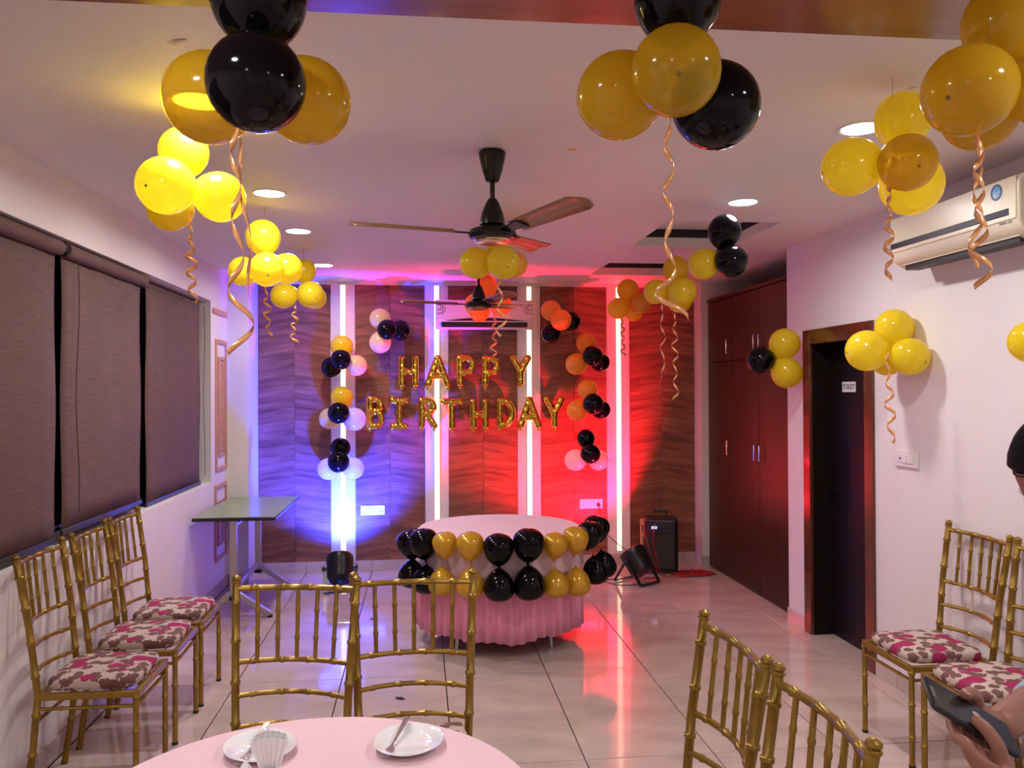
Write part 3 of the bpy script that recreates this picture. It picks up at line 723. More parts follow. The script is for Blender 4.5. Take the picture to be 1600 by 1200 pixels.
# ------------------------------------------------------------------ stage lights on the floor
def par(lab, loc, aim, col, lens, power, rz, spot=100.):
    t = thing('stage_light', lab, 'stage light', loc, group='floor stage lights'); t.scale = (1.22, 1.22, 1.22)
    d = V(aim).normalized(); c = V((0, 0, .155))
    m = axis_m(c, d)
    MB().lathe([(.03, -.105), (.075, -.100), (.088, -.075), (.09, .03), (.094, .035), (.094, .075), (.088, .080), (.084, .055), (.02, .05)], 28, m, cap=False).build('housing', 'black_plastic', t, smooth=True)
    MB().lathe([(0, .058), (.083, .058), (.083, .062), (0, .062)], 24, m, cap=False).build('lens', lens, t)
    mb = MB()
    for k in range(9):
        q = 2*PI*k/9; x, y = .05*math.cos(q), .05*math.sin(q)
        mb.lathe([(.012, .062), (.012, .066), (.004, .068)], 8, m @ Matrix.Translation((x, y, 0)))
    mb.build('led_cluster', lens, t)
    sd = d.cross(V((0, 0, 1))).normalized(); fw_ = V((d.x, d.y, 0)).normalized()
    for sgn in (1, -1):
        pts = [c + sd*.10, c + sd*.105 + fw_*.03*sgn - V((0, 0, .02)), V((0, 0, .012)) + sd*.10 + fw_*.12*sgn, V((0, 0, .012)) - sd*.10 + fw_*.12*sgn,
               c - sd*.105 + fw_*.03*sgn - V((0, 0, .02)), c - sd*.10]
        mb = MB()
        for a, b in zip(pts, pts[1:]): mb.bar(a, b, .024, .008, fw_ if abs((b-a).normalized().z) > .5 else V((0, 0, 1)))
        mb.build('yoke', 'black_plastic', t)
    for s in (1, -1): MB().lathe([(.02, 0), (.022, .004), (.022, .014), (.012, .018)], 12, axis_m(c + sd*.105*s, sd*s)).build('knob', 'black_plastic', t)
    ld = bpy.data.lights.new('stage_lamp', 'SPOT'); ld.energy = power; ld.color = col; ld.spot_size = math.radians(spot); ld.spot_blend = .6; ld.shadow_soft_size = .035
    lo = bpy.data.objects.new('stage_lamp', ld); C.objects.link(lo); lo.parent = t
    lm = axis_m(c + d*.10, -d); lo.matrix_local = lm
    return t
par('black stage light on the floor throwing blue light up the wall', (-.69, 7.16, 0), (-.06, .56, .58), (.016, .034, 1.0), 'lens_blue', BLUE_W, 0, 102)
par('black stage light on the floor with red glow, beside the speaker', (1.86, 7.10, 0), (-.36, .52, .74), (1.0, .008, .050), 'lens_red', RED_W, 0, 94)

# ------------------------------------------------------------------ trolley speaker and its cables
sp = thing('speaker', 'tall black trolley speaker by the right end of the wood wall', 'speaker', (2.19, 7.50, 0), math.radians(-14))
mb = MB(); poly = []
def rrect(hx, hy, r, n=6):
    out = []
    for cx, cy, a0 in ((hx-r, hy-r, 0), (-hx+r, hy-r, 90), (-hx+r, -hy+r, 180), (hx-r, -hy+r, 270)):
        for k in range(n+1): a = math.radians(a0 + 90*k/n); out.append((cx + r*math.cos(a), cy + r*math.sin(a)))
    return out
MB().prism(rrect(.155, .14, .04), .03, .50).build('cabinet', 'black_plastic', sp, bevel=.02, seg=3)
MB().prism(rrect(.125, .012, .01), .06, .36, Matrix.Translation((0, -.142, 0))).build('grille', 'speaker_mesh', sp, bevel=.006)
MB().prism(rrect(.125, .010, .008), .38, .47, Matrix.Translation((0, -.142, 0))).build('control_panel', 'dark_print', sp, bevel=.004)
MB().box((-.085, -.157, .415), (-.035, -.150, .440)).build('display', 'display', sp, bevel=.002)
for x in (-.01, .03, .07): MB().lathe([(.012, 0), (.012, .01), (.009, .013)], 14, axis_m((x, -.151, .425), (0, -1, 0))).build('knob', 'black_plastic', sp, smooth=True)
MB().box((-.17, -.08, .10), (-.154, .05, .30)).box((-.185, -.10, .33), (-.154, .06, .36)).box((-.185, -.10, .44), (-.154, .06, .475)).box((-.185, -.10, .05), (-.170, -.085, .475)).build('side_trim', 'speaker_tan', sp, bevel=.004)
MB().tube([(-.06, .06, .49), (-.06, .06, .545), (.06, .06, .545), (.06, .06, .49)], .011, 10).build('handle', 'black_plastic', sp, smooth=True)
for x in (-.12, .12): MB().lathe([(.028, -.012), (.03, 0), (.028, .012)], 18, axis_m((x, .11, .03), (1, 0, 0))).build('wheel', 'black_rubber', sp, smooth=True)
for x in (-.12, .12): MB().lathe([(.014, 0), (.016, .03)], 12, Matrix.Translation((x, -.1, 0))).build('foot', 'black_rubber', sp)
rb = random.Random(3)
pts = []
for k in range(150):
    a = k * .43 + rb.uniform(-.2, .2); r = .05 + .13 * rb.random()
    pts.append(V((2.44 + (k/150 - .5)*.12 + r*1.05*math.cos(a) , 7.34 + r*.75*math.sin(a), .006 + .012*rb.random())))
def smooth_path(p, it=2):
    for _ in range(it):
        q = [p[0]]
        for a, b in zip(p, p[1:]): q += [a.lerp(b, .25), a.lerp(b, .75)]
        p = q + [p[-1]]
    return p
lead = [V((2.10, 7.345, .47)), V((2.075, 7.325, .40)), V((2.07, 7.31, .28)), V((2.10, 7.30, .12)), V((2.13, 7.29, .02)), V((2.2, 7.26, .006)), V((2.34, 7.2, .006))]
o = MB().tube(smooth_path(lead + pts, 2), .0042, 5).build('extension_cable', 'red_cable', None, smooth=True)
tag(o, 'red cable lying in a tangled heap right of the speaker', 'cable')
l2 = [V((2.03, 7.39, .515)), V((2.00, 7.36, .48)), V((1.995, 7.33, .38)), V((2.02, 7.31, .27)), V((2.08, 7.29, .13)), V((2.09, 7.27, .03)), V((2.05, 7.22, .005)), V((1.98, 7.25, .004))]
o = MB().tube(smooth_path(l2), .0042, 6).build('speaker_cable', 'red_cable', None, smooth=True); tag(o, 'single red cable hanging down the left of the speaker front', 'cable')
l3 = [V((1.86, 7.03, .004)), V((1.75, 6.98, .004)), V((1.63, 7.05, .004)), V((1.58, 7.2, .004)), V((1.70, 7.24, .004))]
o = MB().tube(smooth_path(l3), .0035, 6).build('floor_cable', 'black_cable', None, smooth=True); tag(o, 'thin black cable looped on the floor left of the red stage light', 'cable')
l4 = [V((-.62, 7.3, .004)), V((-.35, 7.45, .004)), V((-.1, 7.3, .004)), V((.05, 7.45, .004))]
o = MB().tube(smooth_path(l4), .0035, 6).build('floor_cable', 'black_cable', None, smooth=True); tag(o, 'thin dark cable on the floor right of the blue stage light', 'cable')

# ------------------------------------------------------------------ latex balloons
prof = []
for k in range(19):
    a = -PI/2 + PI * k / 18
    r = math.cos(a); z = math.sin(a)
    if z < 0: z *= 1.14; r *= (1 - .10 * (-z) ** 2)
    prof.append((max(r, .001), z))
prof[0] = (.045, -1.15); BAL = {}
def balloon_data(kind, m):
    if (kind, m) not in BAL:
        pr = prof
        if kind == 'drop':
            pr = [(.05, -1.34), (.10, -1.30), (.30, -1.19), (.52, -1.02), (.72, -.79), (.87, -.5), (.96, -.2), (.995, .05), (1.0, .2), (.97, .42), (.88, .64), (.72, .82), (.5, .95), (.25, 1.02), (.001, 1.04)]
        zn = pr[0][1]
        me = MB().lathe(pr, 28, cap=False).data('balloon', True); me.polygons.foreach_set('use_smooth', [True]*len(me.polygons)); me.materials.append(MATS[m])
        me.set_sharp_from_angle(angle=PI)
        kn = MB().lathe([(.03, zn - .10), (.085, zn - .11), (.095, zn - .085), (.05, zn - .05), (.075, zn - .02), (.06, zn + .03)], 12).data('knot', True); kn.materials.append(MATS[m])
        tp = None
        if m in ('latex_gold', 'latex_yellow', 'latex_peach'):
            zt_ = pr[-1][1]; tp = MB().lathe([(.058, zt_ - .012), (.045, zt_ + .006), (.018, zt_ + .016), (.001, zt_ + .018)], 12).data('crown_tip', True); tp.materials.append(MATS['latex_tip'])
        BAL[(kind, m)] = (me, kn, tp)
    return BAL[(kind, m)]
def balloon(pos, R, axis, m, lab, grp, kind='round', stretch=1.):
    me, kn, tp = balloon_data(kind, m)
    o = bpy.data.objects.new('balloon', me); C.objects.link(o)
    mm = axis_m(pos, axis); o.matrix_world = mm @ Matrix.Diagonal((R, R, R * stretch, 1))
    k = bpy.data.objects.new('knot', kn); C.objects.link(k); k.parent = o
    if tp: k = bpy.data.objects.new('crown_tip', tp); C.objects.link(k); k.parent = o
    tag(o, lab, 'balloon', grp); return o
CTR = {}
def cluster(name, Zc, items, lim=None, wall=None, xmax=None):
    """items: (px, py, r_px, material, depth step, label). Depths are relaxed so that the balloons only touch."""
    d = [Zc + it[4] * it[2] / F_PX * Zc for it in items]
    def pos(i):
        return at(items[i][0], items[i][1], d[i])
    def rad(i): return items[i][2] / F_PX * d[i]
    for _ in range(60):
        mv = 0
        for i in range(len(items)):
            for j in range(i):
                v = pos(i) - pos(j); need = .95 * (rad(i) + rad(j)); dist = v.length
                if dist < need:
                    s = 1 if d[i] > d[j] or (d[i] == d[j] and i % 2) else -1
                    st = (need - dist) * .35; d[i] += s * st; d[j] -= s * st; mv = 1
        for i in range(len(items)):
            for _k in range(40):
                p, r = pos(i), rad(i)
                if p.z + r > ZC - .014 or p.y + r > YB - .02 or p.x + r > XR - .004: d[i] -= .012
                else: break
        if not mv: break
    ctr = sum((pos(i) for i in range(len(items))), V()) / len(items)
    for i, it in enumerate(items):
        ax = pos(i) - ctr
        if ax.length < .02: ax = -FWD
        balloon(pos(i), rad(i), ax, it[3], it[5], name)
    CTR[name] = ctr
K, Yl, Go, Pe, Cr, YlRed = 'latex_black', 'latex_yellow', 'latex_gold', 'latex_peach', 'latex_cream', 'latex_yellow_redlit'
cluster('bunch nearest the camera at upper left', 1.85, [
    (404, -2, 74, K, .2, 'black balloon at the top left edge, above another black one'),
    (400, 129, 77, K, -.9, 'large black balloon with bright highlight at upper left'),
    (327, 153, 71, Go, .6, 'large gold balloon glowing with the lamp behind it, upper left'),
    (480, 158, 67, Go, .6, 'gold balloon right of the large black ones at upper left')])
cluster('yellow bunch by the window', 3.0, [
    (287, 237, 38, Yl, .5, 'yellow balloon at the top of the bunch below the glowing gold one'),
    (259, 290, 45, Yl, -.7, 'brightest yellow balloon, leftmost and lowest-left by the blinds'),
    (344, 308, 39, Yl, .2, 'yellow balloon right in the bunch above the middle blind'),
    (266, 325, 36, Yl, .9, 'darker yellow balloon tucked under the brightest one at left')])
cluster('yellow bunch left of the wood wall', 4.6, [
    (411, 370, 27, Yl, .2, 'yellow balloon just below the second downlight at left'),
    (380, 424, 23, Yl, .8, 'yellow balloon farthest left in the bunch before the left pillar'),
    (417, 421, 27, Yl, -.7, 'yellow balloon in front of its bunch before the left pillar'),
    (449, 420, 24, Yl, .4, 'bright yellow balloon right in the bunch before the left pillar')])
cluster('small yellow bunch on the ceiling at left', 6.0, [
    (476, 423, 18, Yl, .6, 'pale yellow balloon under the third downlight at left'),
    (443, 462, 20, Yl, -.2, 'yellow balloon lowest left of the bunch before the left wood panel'),
    (485, 460, 21, Yl, -.7, 'yellow balloon lowest right of the bunch before the left wood panel'),
    (492, 465, 18, Yl, .9, 'yellow balloon mostly hidden behind another near the leftmost light strip')])
cluster('bunch nearest the camera at upper middle', 1.80, [
    (1059, -2, 68, K, .3, 'black balloon at the top edge, right of the middle'),
    (1056, 111, 70, Go, -.9, 'see-through gold balloon with dark tip, facing the camera'),
    (968, 150, 67, Go, .5, 'gold balloon left in the bunch above the fan blade'),
    (1119, 165, 68, K, .5, 'large black balloon right in the bunch above the fan')])
cluster('bunch at the upper right corner', 1.85, [
    (1574, 35, 66, Go, .4, 'gold balloon in the top right corner of the picture'),
    (1514, 142, 70, Go, -.8, 'big dark gold balloon with tip showing, upper right'),
    (1531, 178, 57, Go, .8, 'gold balloon mostly hidden below the big dark gold one'),
    (1650, 140, 62, Go, .3, 'gold balloon just cut by the right edge, upper right')])
cluster('yellow bunch by the right downlight', 2.72, [
    (1411, 187, 43, Yl, .6, 'yellow balloon overlapping the bright downlight at right'),
    (1330, 261, 45, Yl, .1, 'yellow balloon left of the bunch before the right air conditioner'),
    (1418, 254, 44, Go, -.8, 'darker gold balloon in front of the yellow bunch at right'),
    (1424, 288, 48, Yl, .6, 'yellow balloon lowest in the bunch by the right air conditioner')])
cluster('yellow bunch behind the fan', 4.95, [
    (781, 381, 22, Yl, .4, 'yellow balloon directly under the fan hub'),
    (743, 411, 25, Yl, -.2, 'yellow balloon lower left behind the fan'),
    (786, 411, 26, Yl, -.7, 'greenish yellow balloon in front of the bunch behind the fan'),
    (803, 413, 21, YlRed, .8, 'amber balloon peeking out right of the bunch behind the fan')])
cluster('orange bunch at the back air conditioner', 7.2, [  # yellow balloons; the orange is red light painted into the latex colour
    (760, 447, 17.5, YlRed, .4, 'red-lit yellow balloon above the far fan blade'),
    (743, 476, 17.5, YlRed, -.2, 'red-lit yellow balloon below the far fan hub'),
    (749, 487, 16, YlRed, .5, 'red-lit yellow balloon hanging lowest before the back air conditioner'),
    (783, 477, 17, YlRed, .0, 'red-lit yellow balloon at right before the back air conditioner')])
cluster('black and yellow bunch at the ceiling recess', 4.55, [
    (1132, 361, 26, K, .0, 'black balloon touching the ceiling at the nearer recess'),
    (1143, 408, 25.5, K, -.3, 'black balloon below another at the nearer ceiling recess'),
    (1099, 413, 24, Yl, .5, 'yellow balloon left of the two black ones at the recess')])
cluster('yellow bunch at the far recess', 5.9, [
    (1056, 420, 20, Yl, .5, 'amber yellow balloon hanging at the farther ceiling recess'),
    (1025, 456, 19.5, Yl, .2, 'yellow balloon left in the bunch below the farther recess'),
    (1066, 456, 23, Yl, -.6, 'yellow balloon in front of the bunch below the farther recess'),
    (1062, 470, 19, Yl, .8, 'yellow balloon lowest in the bunch below the farther recess')])
cluster('yellow bunch at the rightmost light strip', 7.1, [
    (981, 453, 17, Yl, .4, 'yellow balloon at the top of the rightmost light strip'),
    (966, 482, 16.5, Yl, -.3, 'yellow balloon crossing the rightmost light strip'),
    (1001, 474, 16.5, YlRed, .0, 'amber balloon right of the rightmost light strip'),
    (990, 487, 15, Yl, .7, 'yellow balloon half hidden below at the rightmost light strip')])
WALLG = 'balloons fixed to the wood wall'
cluster(WALLG, 7.55, [
    (594, 498, 16.5, Pe, .3, 'pale balloon above two black ones, left of the back air conditioner'),
    (605, 515, 16, K, -.9, 'black balloon in front of the bunch above the letter B'),
    (626, 516.5, 16, K, .2, 'black balloon rightmost in the bunch above the letter B'),
    (594, 535, 17, Pe, .3, 'pale balloon lowest in the bunch above the letter B')])
cluster(WALLG, 7.55, [
    (534, 541.5, 17.5, Yl, .3, 'yellow balloon topmost on the leftmost light strip'),
    (532.5, 562, 16, K, -.9, 'black balloon in front of the topmost bunch on the left strip'),
    (518, 574, 16, K, .2, 'dark balloon at left of the topmost bunch on the left strip'),
    (557, 571, 16.5, Pe, .2, 'peach balloon at right of the topmost bunch on the left strip')])
cluster(WALLG, 7.55, [
    (534, 621, 17.5, Yl, .3, 'yellow balloon level with the letter B on the left strip'),
    (529, 645.5, 17, K, -.9, 'black balloon in front of the bunch left of the letter B'),
    (515, 654, 16.5, Pe, .2, 'pale yellow balloon left in the bunch beside the letter B'),
    (554, 655, 18, Cr, .2, 'whitish balloon touching the letter B')])
cluster(WALLG, 7.55, [
    (532, 699.5, 15.5, K, .3, 'dark balloon topmost in the lowest bunch on the left strip'),
    (529, 722, 17, K, -.9, 'black balloon in front of the lowest bunch on the left strip'),
    (513, 733, 17, Cr, .2, 'white balloon left in the lowest bunch, above the blue light'),
    (552, 732, 17, Cr, .2, 'white balloon right in the lowest bunch, above the blue light')])
cluster(WALLG, 7.55, [
    (861, 485, 16, YlRed, .3, 'red-lit yellow balloon topmost right of the back air conditioner'),
    (876.5, 500, 16.5, YlRed, -.9, 'red-lit yellow balloon in front, right of the back air conditioner'),
    (893, 502, 15, K, .3, 'black balloon behind the red-lit yellow one at right'),
    (861.5, 521, 15.5, K, .2, 'black balloon lowest in the bunch by the back air conditioner')])
cluster(WALLG, 7.55, [
    (916, 536, 16, YlRed, .2, 'red-lit yellow balloon topmost in the second bunch of the right column'),
    (900.5, 569, 17, YlRed, .2, 'red-lit yellow balloon left in the second bunch of the right column'),
    (926, 556, 16, K, -.9, 'black balloon in front of the second bunch of the right column'),
    (938, 566, 15, K, .0, 'black balloon rightmost in the second bunch of the right column')])
cluster(WALLG, 7.55, [
    (918, 609, 16, YlRed, .2, 'red-lit yellow balloon level with the last letter Y, topmost of its bunch'),
    (902, 641.5, 16.5, YlRed, .2, 'red-lit yellow balloon touching the end of the word BIRTHDAY'),
    (927, 631, 16.5, K, -.9, 'black balloon in front of the bunch right of BIRTHDAY'),
    (939, 640, 15, K, .0, 'black balloon rightmost in the bunch right of BIRTHDAY')])
cluster(WALLG, 7.55, [
    (915.5, 685, 14.5, K, .2, 'black balloon topmost in the lowest bunch of the right column'),
    (899, 719, 17, Cr, .2, 'pale pinkish balloon left in the lowest right bunch'),
    (922.5, 709, 16, K, -.9, 'black balloon in front of the lowest bunch of the right column'),
    (935, 719, 16, Cr, .2, 'pale pinkish balloon right in the lowest right bunch')])
cluster('balloons by the wardrobe', 5.75, [
    (1226, 537, 24, Yl, .1, 'yellow balloon upper one beside the toilet door frame'),
    (1188, 562.5, 21, K, -.1, 'black balloon in front of the wardrobe doors'),
    (1229.5, 583, 24, Yl, .0, 'yellow balloon lower one beside the toilet door frame')])
cluster('yellow balloons above the switch plate', 4.5, [
    (1397, 512, 29, Yl, .2, 'yellow balloon topmost of the bunch above the wall switch'),
    (1354, 548, 32, Yl, -.2, 'yellow balloon left one, covering the toilet door frame corner'),
    (1422, 557, 29, Yl, -.2, 'yellow balloon right one of the bunch above the wall switch'),
    (1386, 563, 24, Yl, .4, 'yellow balloon lowest of the bunch, the ribbon tied below')])
cluster('balloon at the right edge', 3.9, [(1611, 534, 33, Yl, 0, 'yellow balloon cut by the right edge, on the right wall')])

# garland of tear-shaped balloons round the cake table
ordn = ['first', 'second', 'third', 'fourth', 'fifth', 'sixth', 'seventh', 'eighth', 'ninth', 'tenth']
up = [(642, 849, 20, K), (662, 848, 21, K), (695, 850, 19, 'g'), (734.5, 852, 21, 'g'), (779, 857, 22, K), (826, 850, 23, K), (867, 851, 19, 'g'), (899, 843, 20, 'g'), (921, 834, 18.5, K), (931, 826, 19.5, K)]
lo_ = [(643, 899, 19, K), (664, 908, 19, K), (690, 911, 20, 'g'), (734.5, 914, 21.5, 'g'), (780, 917, 22, K), (827, 914, 23, K), (868.5, 914, 20, 'g'), (902, 911, 20, 'g'), (931, 893, 19, K), (943, 884, 18.5, K)]
def on_cyl(px, py, r):
    d = ray(px, py); o = CAM - V((CX, CY, 0)); a = d.x**2 + d.y**2; b = 2*(o.x*d.x + o.y*d.y); c = o.x**2 + o.y**2 - r*r
    dd = b*b - 4*a*c
    t = (-b - math.sqrt(dd)) / (2*a) if dd > 0 else -b / (2*a)
    return CAM + d * t
for row, nm, s in ((up, 'upper', 1), (lo_, 'lower', -1)):
    for k, (px, py, r, m) in enumerate(row):
        p = on_cyl(px, py, .66 if m == K and k not in (0, 9) else .655)
        zc = (p - CAM).dot(FWD); R = r / F_PX * zc * (1.10 if m == K else 1.04)
        ax = V((p.x - CX, p.y - CY, 0)).normalized() * .15 + V((0, 0, s))
        balloon(p, R, ax, 'latex_pearl' if m == 'g' else K, '%s balloon, %s from left in the %s row on the cake table' % ('gold' if m == 'g' else 'black', ordn[k], nm),
                'balloon garland of the cake table', 'drop', .92)
pts = []
for k in range(40):
    q = math.radians(200 + k * 4.2); pts.append(V((CX + .615*math.cos(q), CY + .615*math.sin(q), .455 + .012*math.sin(k*.9))))
o = MB().tube(pts, .004, 6).build('garland_string', 'ribbon_gold', None, smooth=True); tag(o, 'thin string holding the balloon rows round the cake table', 'string')

# ------------------------------------------------------------------ foil letters
def arc(cx, cy, rx, ry, a0, a1, n=10): return [(cx + rx*math.cos(math.radians(a0 + (a1-a0)*k/n)), cy + ry*math.sin(math.radians(a0 + (a1-a0)*k/n))) for k in range(n+1)]
GL = {  # strokes in a box 0..1 x 0..1
 'H': [[(.08, 0), (.08, 1)], [(.92, 0), (.92, 1)], [(.08, .5), (.92, .5)]],
 'A': [[(.02, 0), (.5, 1)], [(.98, 0), (.5, 1)], [(.2, .34), (.8, .34)]],
 'P': [[(.1, 0), (.1, 1)], [(.1, 1)] + arc(.45, .72, .48, .28, 90, -90) + [(.1, .44)]],
 'Y': [[(.5, 0), (.5, .45)], [(.5, .45), (.06, 1)], [(.5, .45), (.94, 1)]],
 'B': [[(.1, 0), (.1, 1)], [(.1, 1)] + arc(.45, .77, .40, .23, 90, -90) + [(.1, .54)], [(.1, .54)] + arc(.45, .27, .48, .27, 90, -90) + [(.1, 0)]],
 'I': [[(.5, 0), (.5, 1)], [(.08, 1), (.92, 1)], [(.1, 0), (.9, 0)]],
 'R': [[(.1, 0), (.1, 1)], [(.1, 1)] + arc(.45, .75, .46, .25, 90, -90) + [(.1, .5)], [(.45, .5), (.95, 0)]],
 'T': [[(.5, 0), (.5, 1)], [(.03, 1), (.97, 1)]],
 'D': [[(.1, 0), (.1, 1)], [(.1, 1)] + arc(.35, .5, .6, .5, 90, -90, 14) + [(.1, 0)]],
}
def sph(mb, c, r, n=8):
    prf = [(max(.0005, r*math.cos(-PI/2 + PI*k/n)), r*math.sin(-PI/2 + PI*k/n)) for k in range(n+1)]
    mb.lathe(prf, 12, Matrix.Translation(c))
def letter(ch, px0, px1, py0, py1, lab):
    c = on((px0+px1)/2, (py0+py1)/2, 1, YB - .075); zc = (c - CAM).dot(FWD)
    W_, H_ = (px1-px0)/F_PX*zc, (py1-py0)/F_PX*zc; rr = .034
    mb = MB()
    for st in GL[ch]:
        pts = [V(((x-.5)*(W_-2*rr), 0, (y-.5)*(H_-2*rr))) for x, y in st]
        ps = []
        for a, b in zip(pts, pts[1:]):
            m_ = max(1, int((b-a).length/.02)); ps += [a.lerp(b, k/m_) for k in range(m_)]
        ps.append(pts[-1]); n_ = len(ps); L_ = sum((b-a).length for a, b in zip(ps, ps[1:]))
        mb.tube(ps, [rr * (1.0 + .05*math.sin(k*1.9)) for k in range(n_)], 12)
        for e in (ps[0], ps[-1]): sph(mb, e, rr*1.06)
        # pinched tabs at the ends
    ob = mb.build('foil_letter_balloon', 'gold_foil', None)
    rm = ob.modifiers.new('r', 'REMESH'); rm.mode = 'VOXEL'; rm.voxel_size = .0085
    sm = ob.modifiers.new('s', 'SMOOTH'); sm.iterations = 5; sm.factor = .5
    dg = bpy.context.evaluated_depsgraph_get(); me = bpy.data.meshes.new_from_object(ob.evaluated_get(dg))
    old = ob.data; ob.modifiers.clear(); ob.data = me; bpy.data.meshes.remove(old)
    me.materials.clear(); me.materials.append(MATS['gold_foil'])
    me.polygons.foreach_set('use_smooth', [True]*len(me.polygons))
    ob.location = c; ob.scale = (1, .85, 1)
    tag(ob, lab, 'letter balloon', 'gold foil letters on the wood wall')
    # seam: a thin crimped edge of foil round each stroke end
    mb = MB(); ends = {'H': [(.08, 0), (.92, 0)], 'A': [(.02, 0), (.98, 0)], 'P': [(.1, 0)], 'Y': [(.5, 0)], 'B': [(.1, 0)], 'I': [(.08, 1)], 'R': [(.1, 0), (.95, 0)], 'T': [(.5, 0)], 'D': [(.1, 0)]}[ch]
    for x, y in ends:
        q = V(((x-.5)*(W_-2*rr), 0, (y-.5)*(H_-2*rr))); dz = -1 if y < .5 else 1
        mb.add([q + V((-.016, 0, dz*rr*.85)), q + V((.016, 0, dz*rr*.85)), q + V((.010, 0, dz*(rr+.014))), q + V((-.010, 0, dz*(rr+.014))),
                q + V((-.016, .003, dz*rr*.85)), q + V((.016, .003, dz*rr*.85)), q + V((.010, .003, dz*(rr+.014))), q + V((-.010, .003, dz*(rr+.014)))],
               [(0,1,2,3),(7,6,5,4),(0,4,5,1),(1,5,6,2),(2,6,7,3),(3,7,4,0)])
    mb.build('filling_tab', 'gold_foil', ob)
for args in (('H', 620, 656, 555, 606, 'gold foil letter H that begins the word HAPPY'), ('A', 662, 706, 554, 607, 'gold foil letter A in the word HAPPY'),
             ('P', 711, 746, 554, 605, 'first gold foil letter P in the word HAPPY'), ('P', 750, 784, 555, 605, 'second gold foil letter P in the word HAPPY'),
             ('Y', 794, 832, 554, 604, 'gold foil letter Y that ends the word HAPPY'),
             ('B', 570, 603, 618, 672, 'gold foil letter B that begins the word BIRTHDAY'), ('I', 606, 641, 620, 672, 'gold foil letter I in the word BIRTHDAY'),
             ('R', 651, 685, 620, 671, 'gold foil letter R in the word BIRTHDAY'), ('T', 687, 725, 622, 673, 'gold foil letter T in the word BIRTHDAY'),
             ('H', 732, 766, 622, 672, 'gold foil letter H in the word BIRTHDAY'), ('D', 773, 807, 621, 670, 'gold foil letter D in the word BIRTHDAY'),
             ('A', 807, 848, 619, 671, 'gold foil letter A in the word BIRTHDAY'), ('Y', 848, 885, 619, 670, 'gold foil letter Y that ends the word BIRTHDAY')):
    letter(*args)

# ------------------------------------------------------------------ curling ribbons
def ribbon(p0, p1, zc, amp, turns, wd, lab, seed=0, tail=0., name='curling_ribbon', hang=None):
    a, b = at(*p0, zc), at(*p1, zc); rg = random.Random(seed); s_ = zc / F_PX
    n = max(40, int(turns * 22)); ctr = []
    ph0 = rg.uniform(0, 6.28)
    for k in range(n + 1):
        u = k / n; A = amp * s_ * (.25 + .75 * min(1, u * 2.5)) * (1 + tail * max(0, u - .72) * 4) * (.85 + .3 * math.sin(u * 9 + seed))
        q = ph0 + 2*PI*turns*(u ** .93)
        ctr.append(a.lerp(b, u) + V((A*math.cos(q), A*.8*math.sin(q), 0)))
    ax = (b - a).normalized(); pre = []
    if hang:
        c0 = CTR[hang]; top = V((c0.x, c0.y, ZC - (.012 if c0.y < 2.25 else 0))); q0 = ctr[0]
        pre = ([top.lerp(c0, k / 4) for k in range(4)] if c0.x < 2.3 else []) + [c0.lerp(q0, k / 4) for k in range(4)]
    vs = []; fs = []
    for k, p_ in enumerate(pre):
        sd = RGT * (wd * s_ / 2 * .12); vs += [p_ - sd, p_ + sd]
    for k in range(n + 1):
        t = (ctr[min(k+1, n)] - ctr[max(k-1, 0)]).normalized(); u = k / n
        rad = ctr[k] - a.lerp(b, u); rad = rad - ax*rad.dot(ax)
        rad = rad.normalized() if rad.length > 1e-5 else V((1, 0, 0))
        sd = t.cross(rad).normalized() * wd * s_ / 2
        vs += [ctr[k] - sd, ctr[k] + sd]
    for k in range(n + len(pre)): fs.append((2*k, 2*k+2, 2*k+3, 2*k+1))
    o = MB().add(vs, fs).build(name, 'ribbon_gold', None, smooth=True); o.data.polygons.foreach_set('use_smooth', [True]*len(o.data.polygons))
    sd_ = o.modifiers.new('s', 'SOLIDIFY'); sd_.thickness = .0006
    tag(o, lab, 'ribbon', 'copper curling ribbons'); return o
ribbon((366, 205), (374, 552), 1.85, 13, 3.3, 9, 'longest copper ribbon, hanging from the big bunch before the left pillar', 1, 1.2, hang='bunch nearest the camera at upper left')
ribbon((372, 200), (392, 470), 1.87, 6, 1.6, 5, 'thin second ribbon beside the longest one at left', 2, hang='bunch nearest the camera at upper left')
ribbon((297, 345), (301, 472), 3.0, 8, 5, 6, 'copper ribbon curling in front of the top corner of the window', 3, .6, hang='yellow bunch by the window')
ribbon((415, 447), (420, 530), 4.6, 6, 4, 4.5, 'copper ribbon hanging before the left edge of the wood wall', 4, .3, hang='yellow bunch left of the wood wall')
ribbon((461, 478), (458, 537), 6.0, 6, 3.5, 4, 'short copper ribbon left of the leftmost light strip', 5, .3, hang='small yellow bunch on the ceiling at left')
ribbon((1044, 183), (1046, 500), 1.80, 10, 4.2, 8, 'long copper ribbon hanging from the bunch right of the fan', 6, 1.6, hang='bunch nearest the camera at upper middle')
ribbon((1528, 208), (1534, 448), 1.85, 12, 4, 9, 'copper ribbon hanging in front of the right air conditioner', 7, .4, hang='bunch at the upper right corner')
ribbon((1532, 208), (1522, 420), 1.88, 9, 2.6, 7, 'second ribbon of the upper right bunch, behind the first', 8, .4, hang='bunch at the upper right corner')
ribbon((1389, 290), (1388, 440), 2.70, 7, 4.5, 7, 'copper ribbon at the left end of the right air conditioner', 9, .3, hang='yellow bunch by the right downlight')
ribbon((1034, 476), (1037, 590), 5.9, 4, 3, 3, 'left one of two thin ribbons before the right wood panel', 10, hang='yellow bunch at the far recess')
ribbon((1054, 489), (1056, 626), 5.9, 5, 5, 3.2, 'right one of two thin ribbons before the right wood panel', 11, hang='yellow bunch at the far recess')
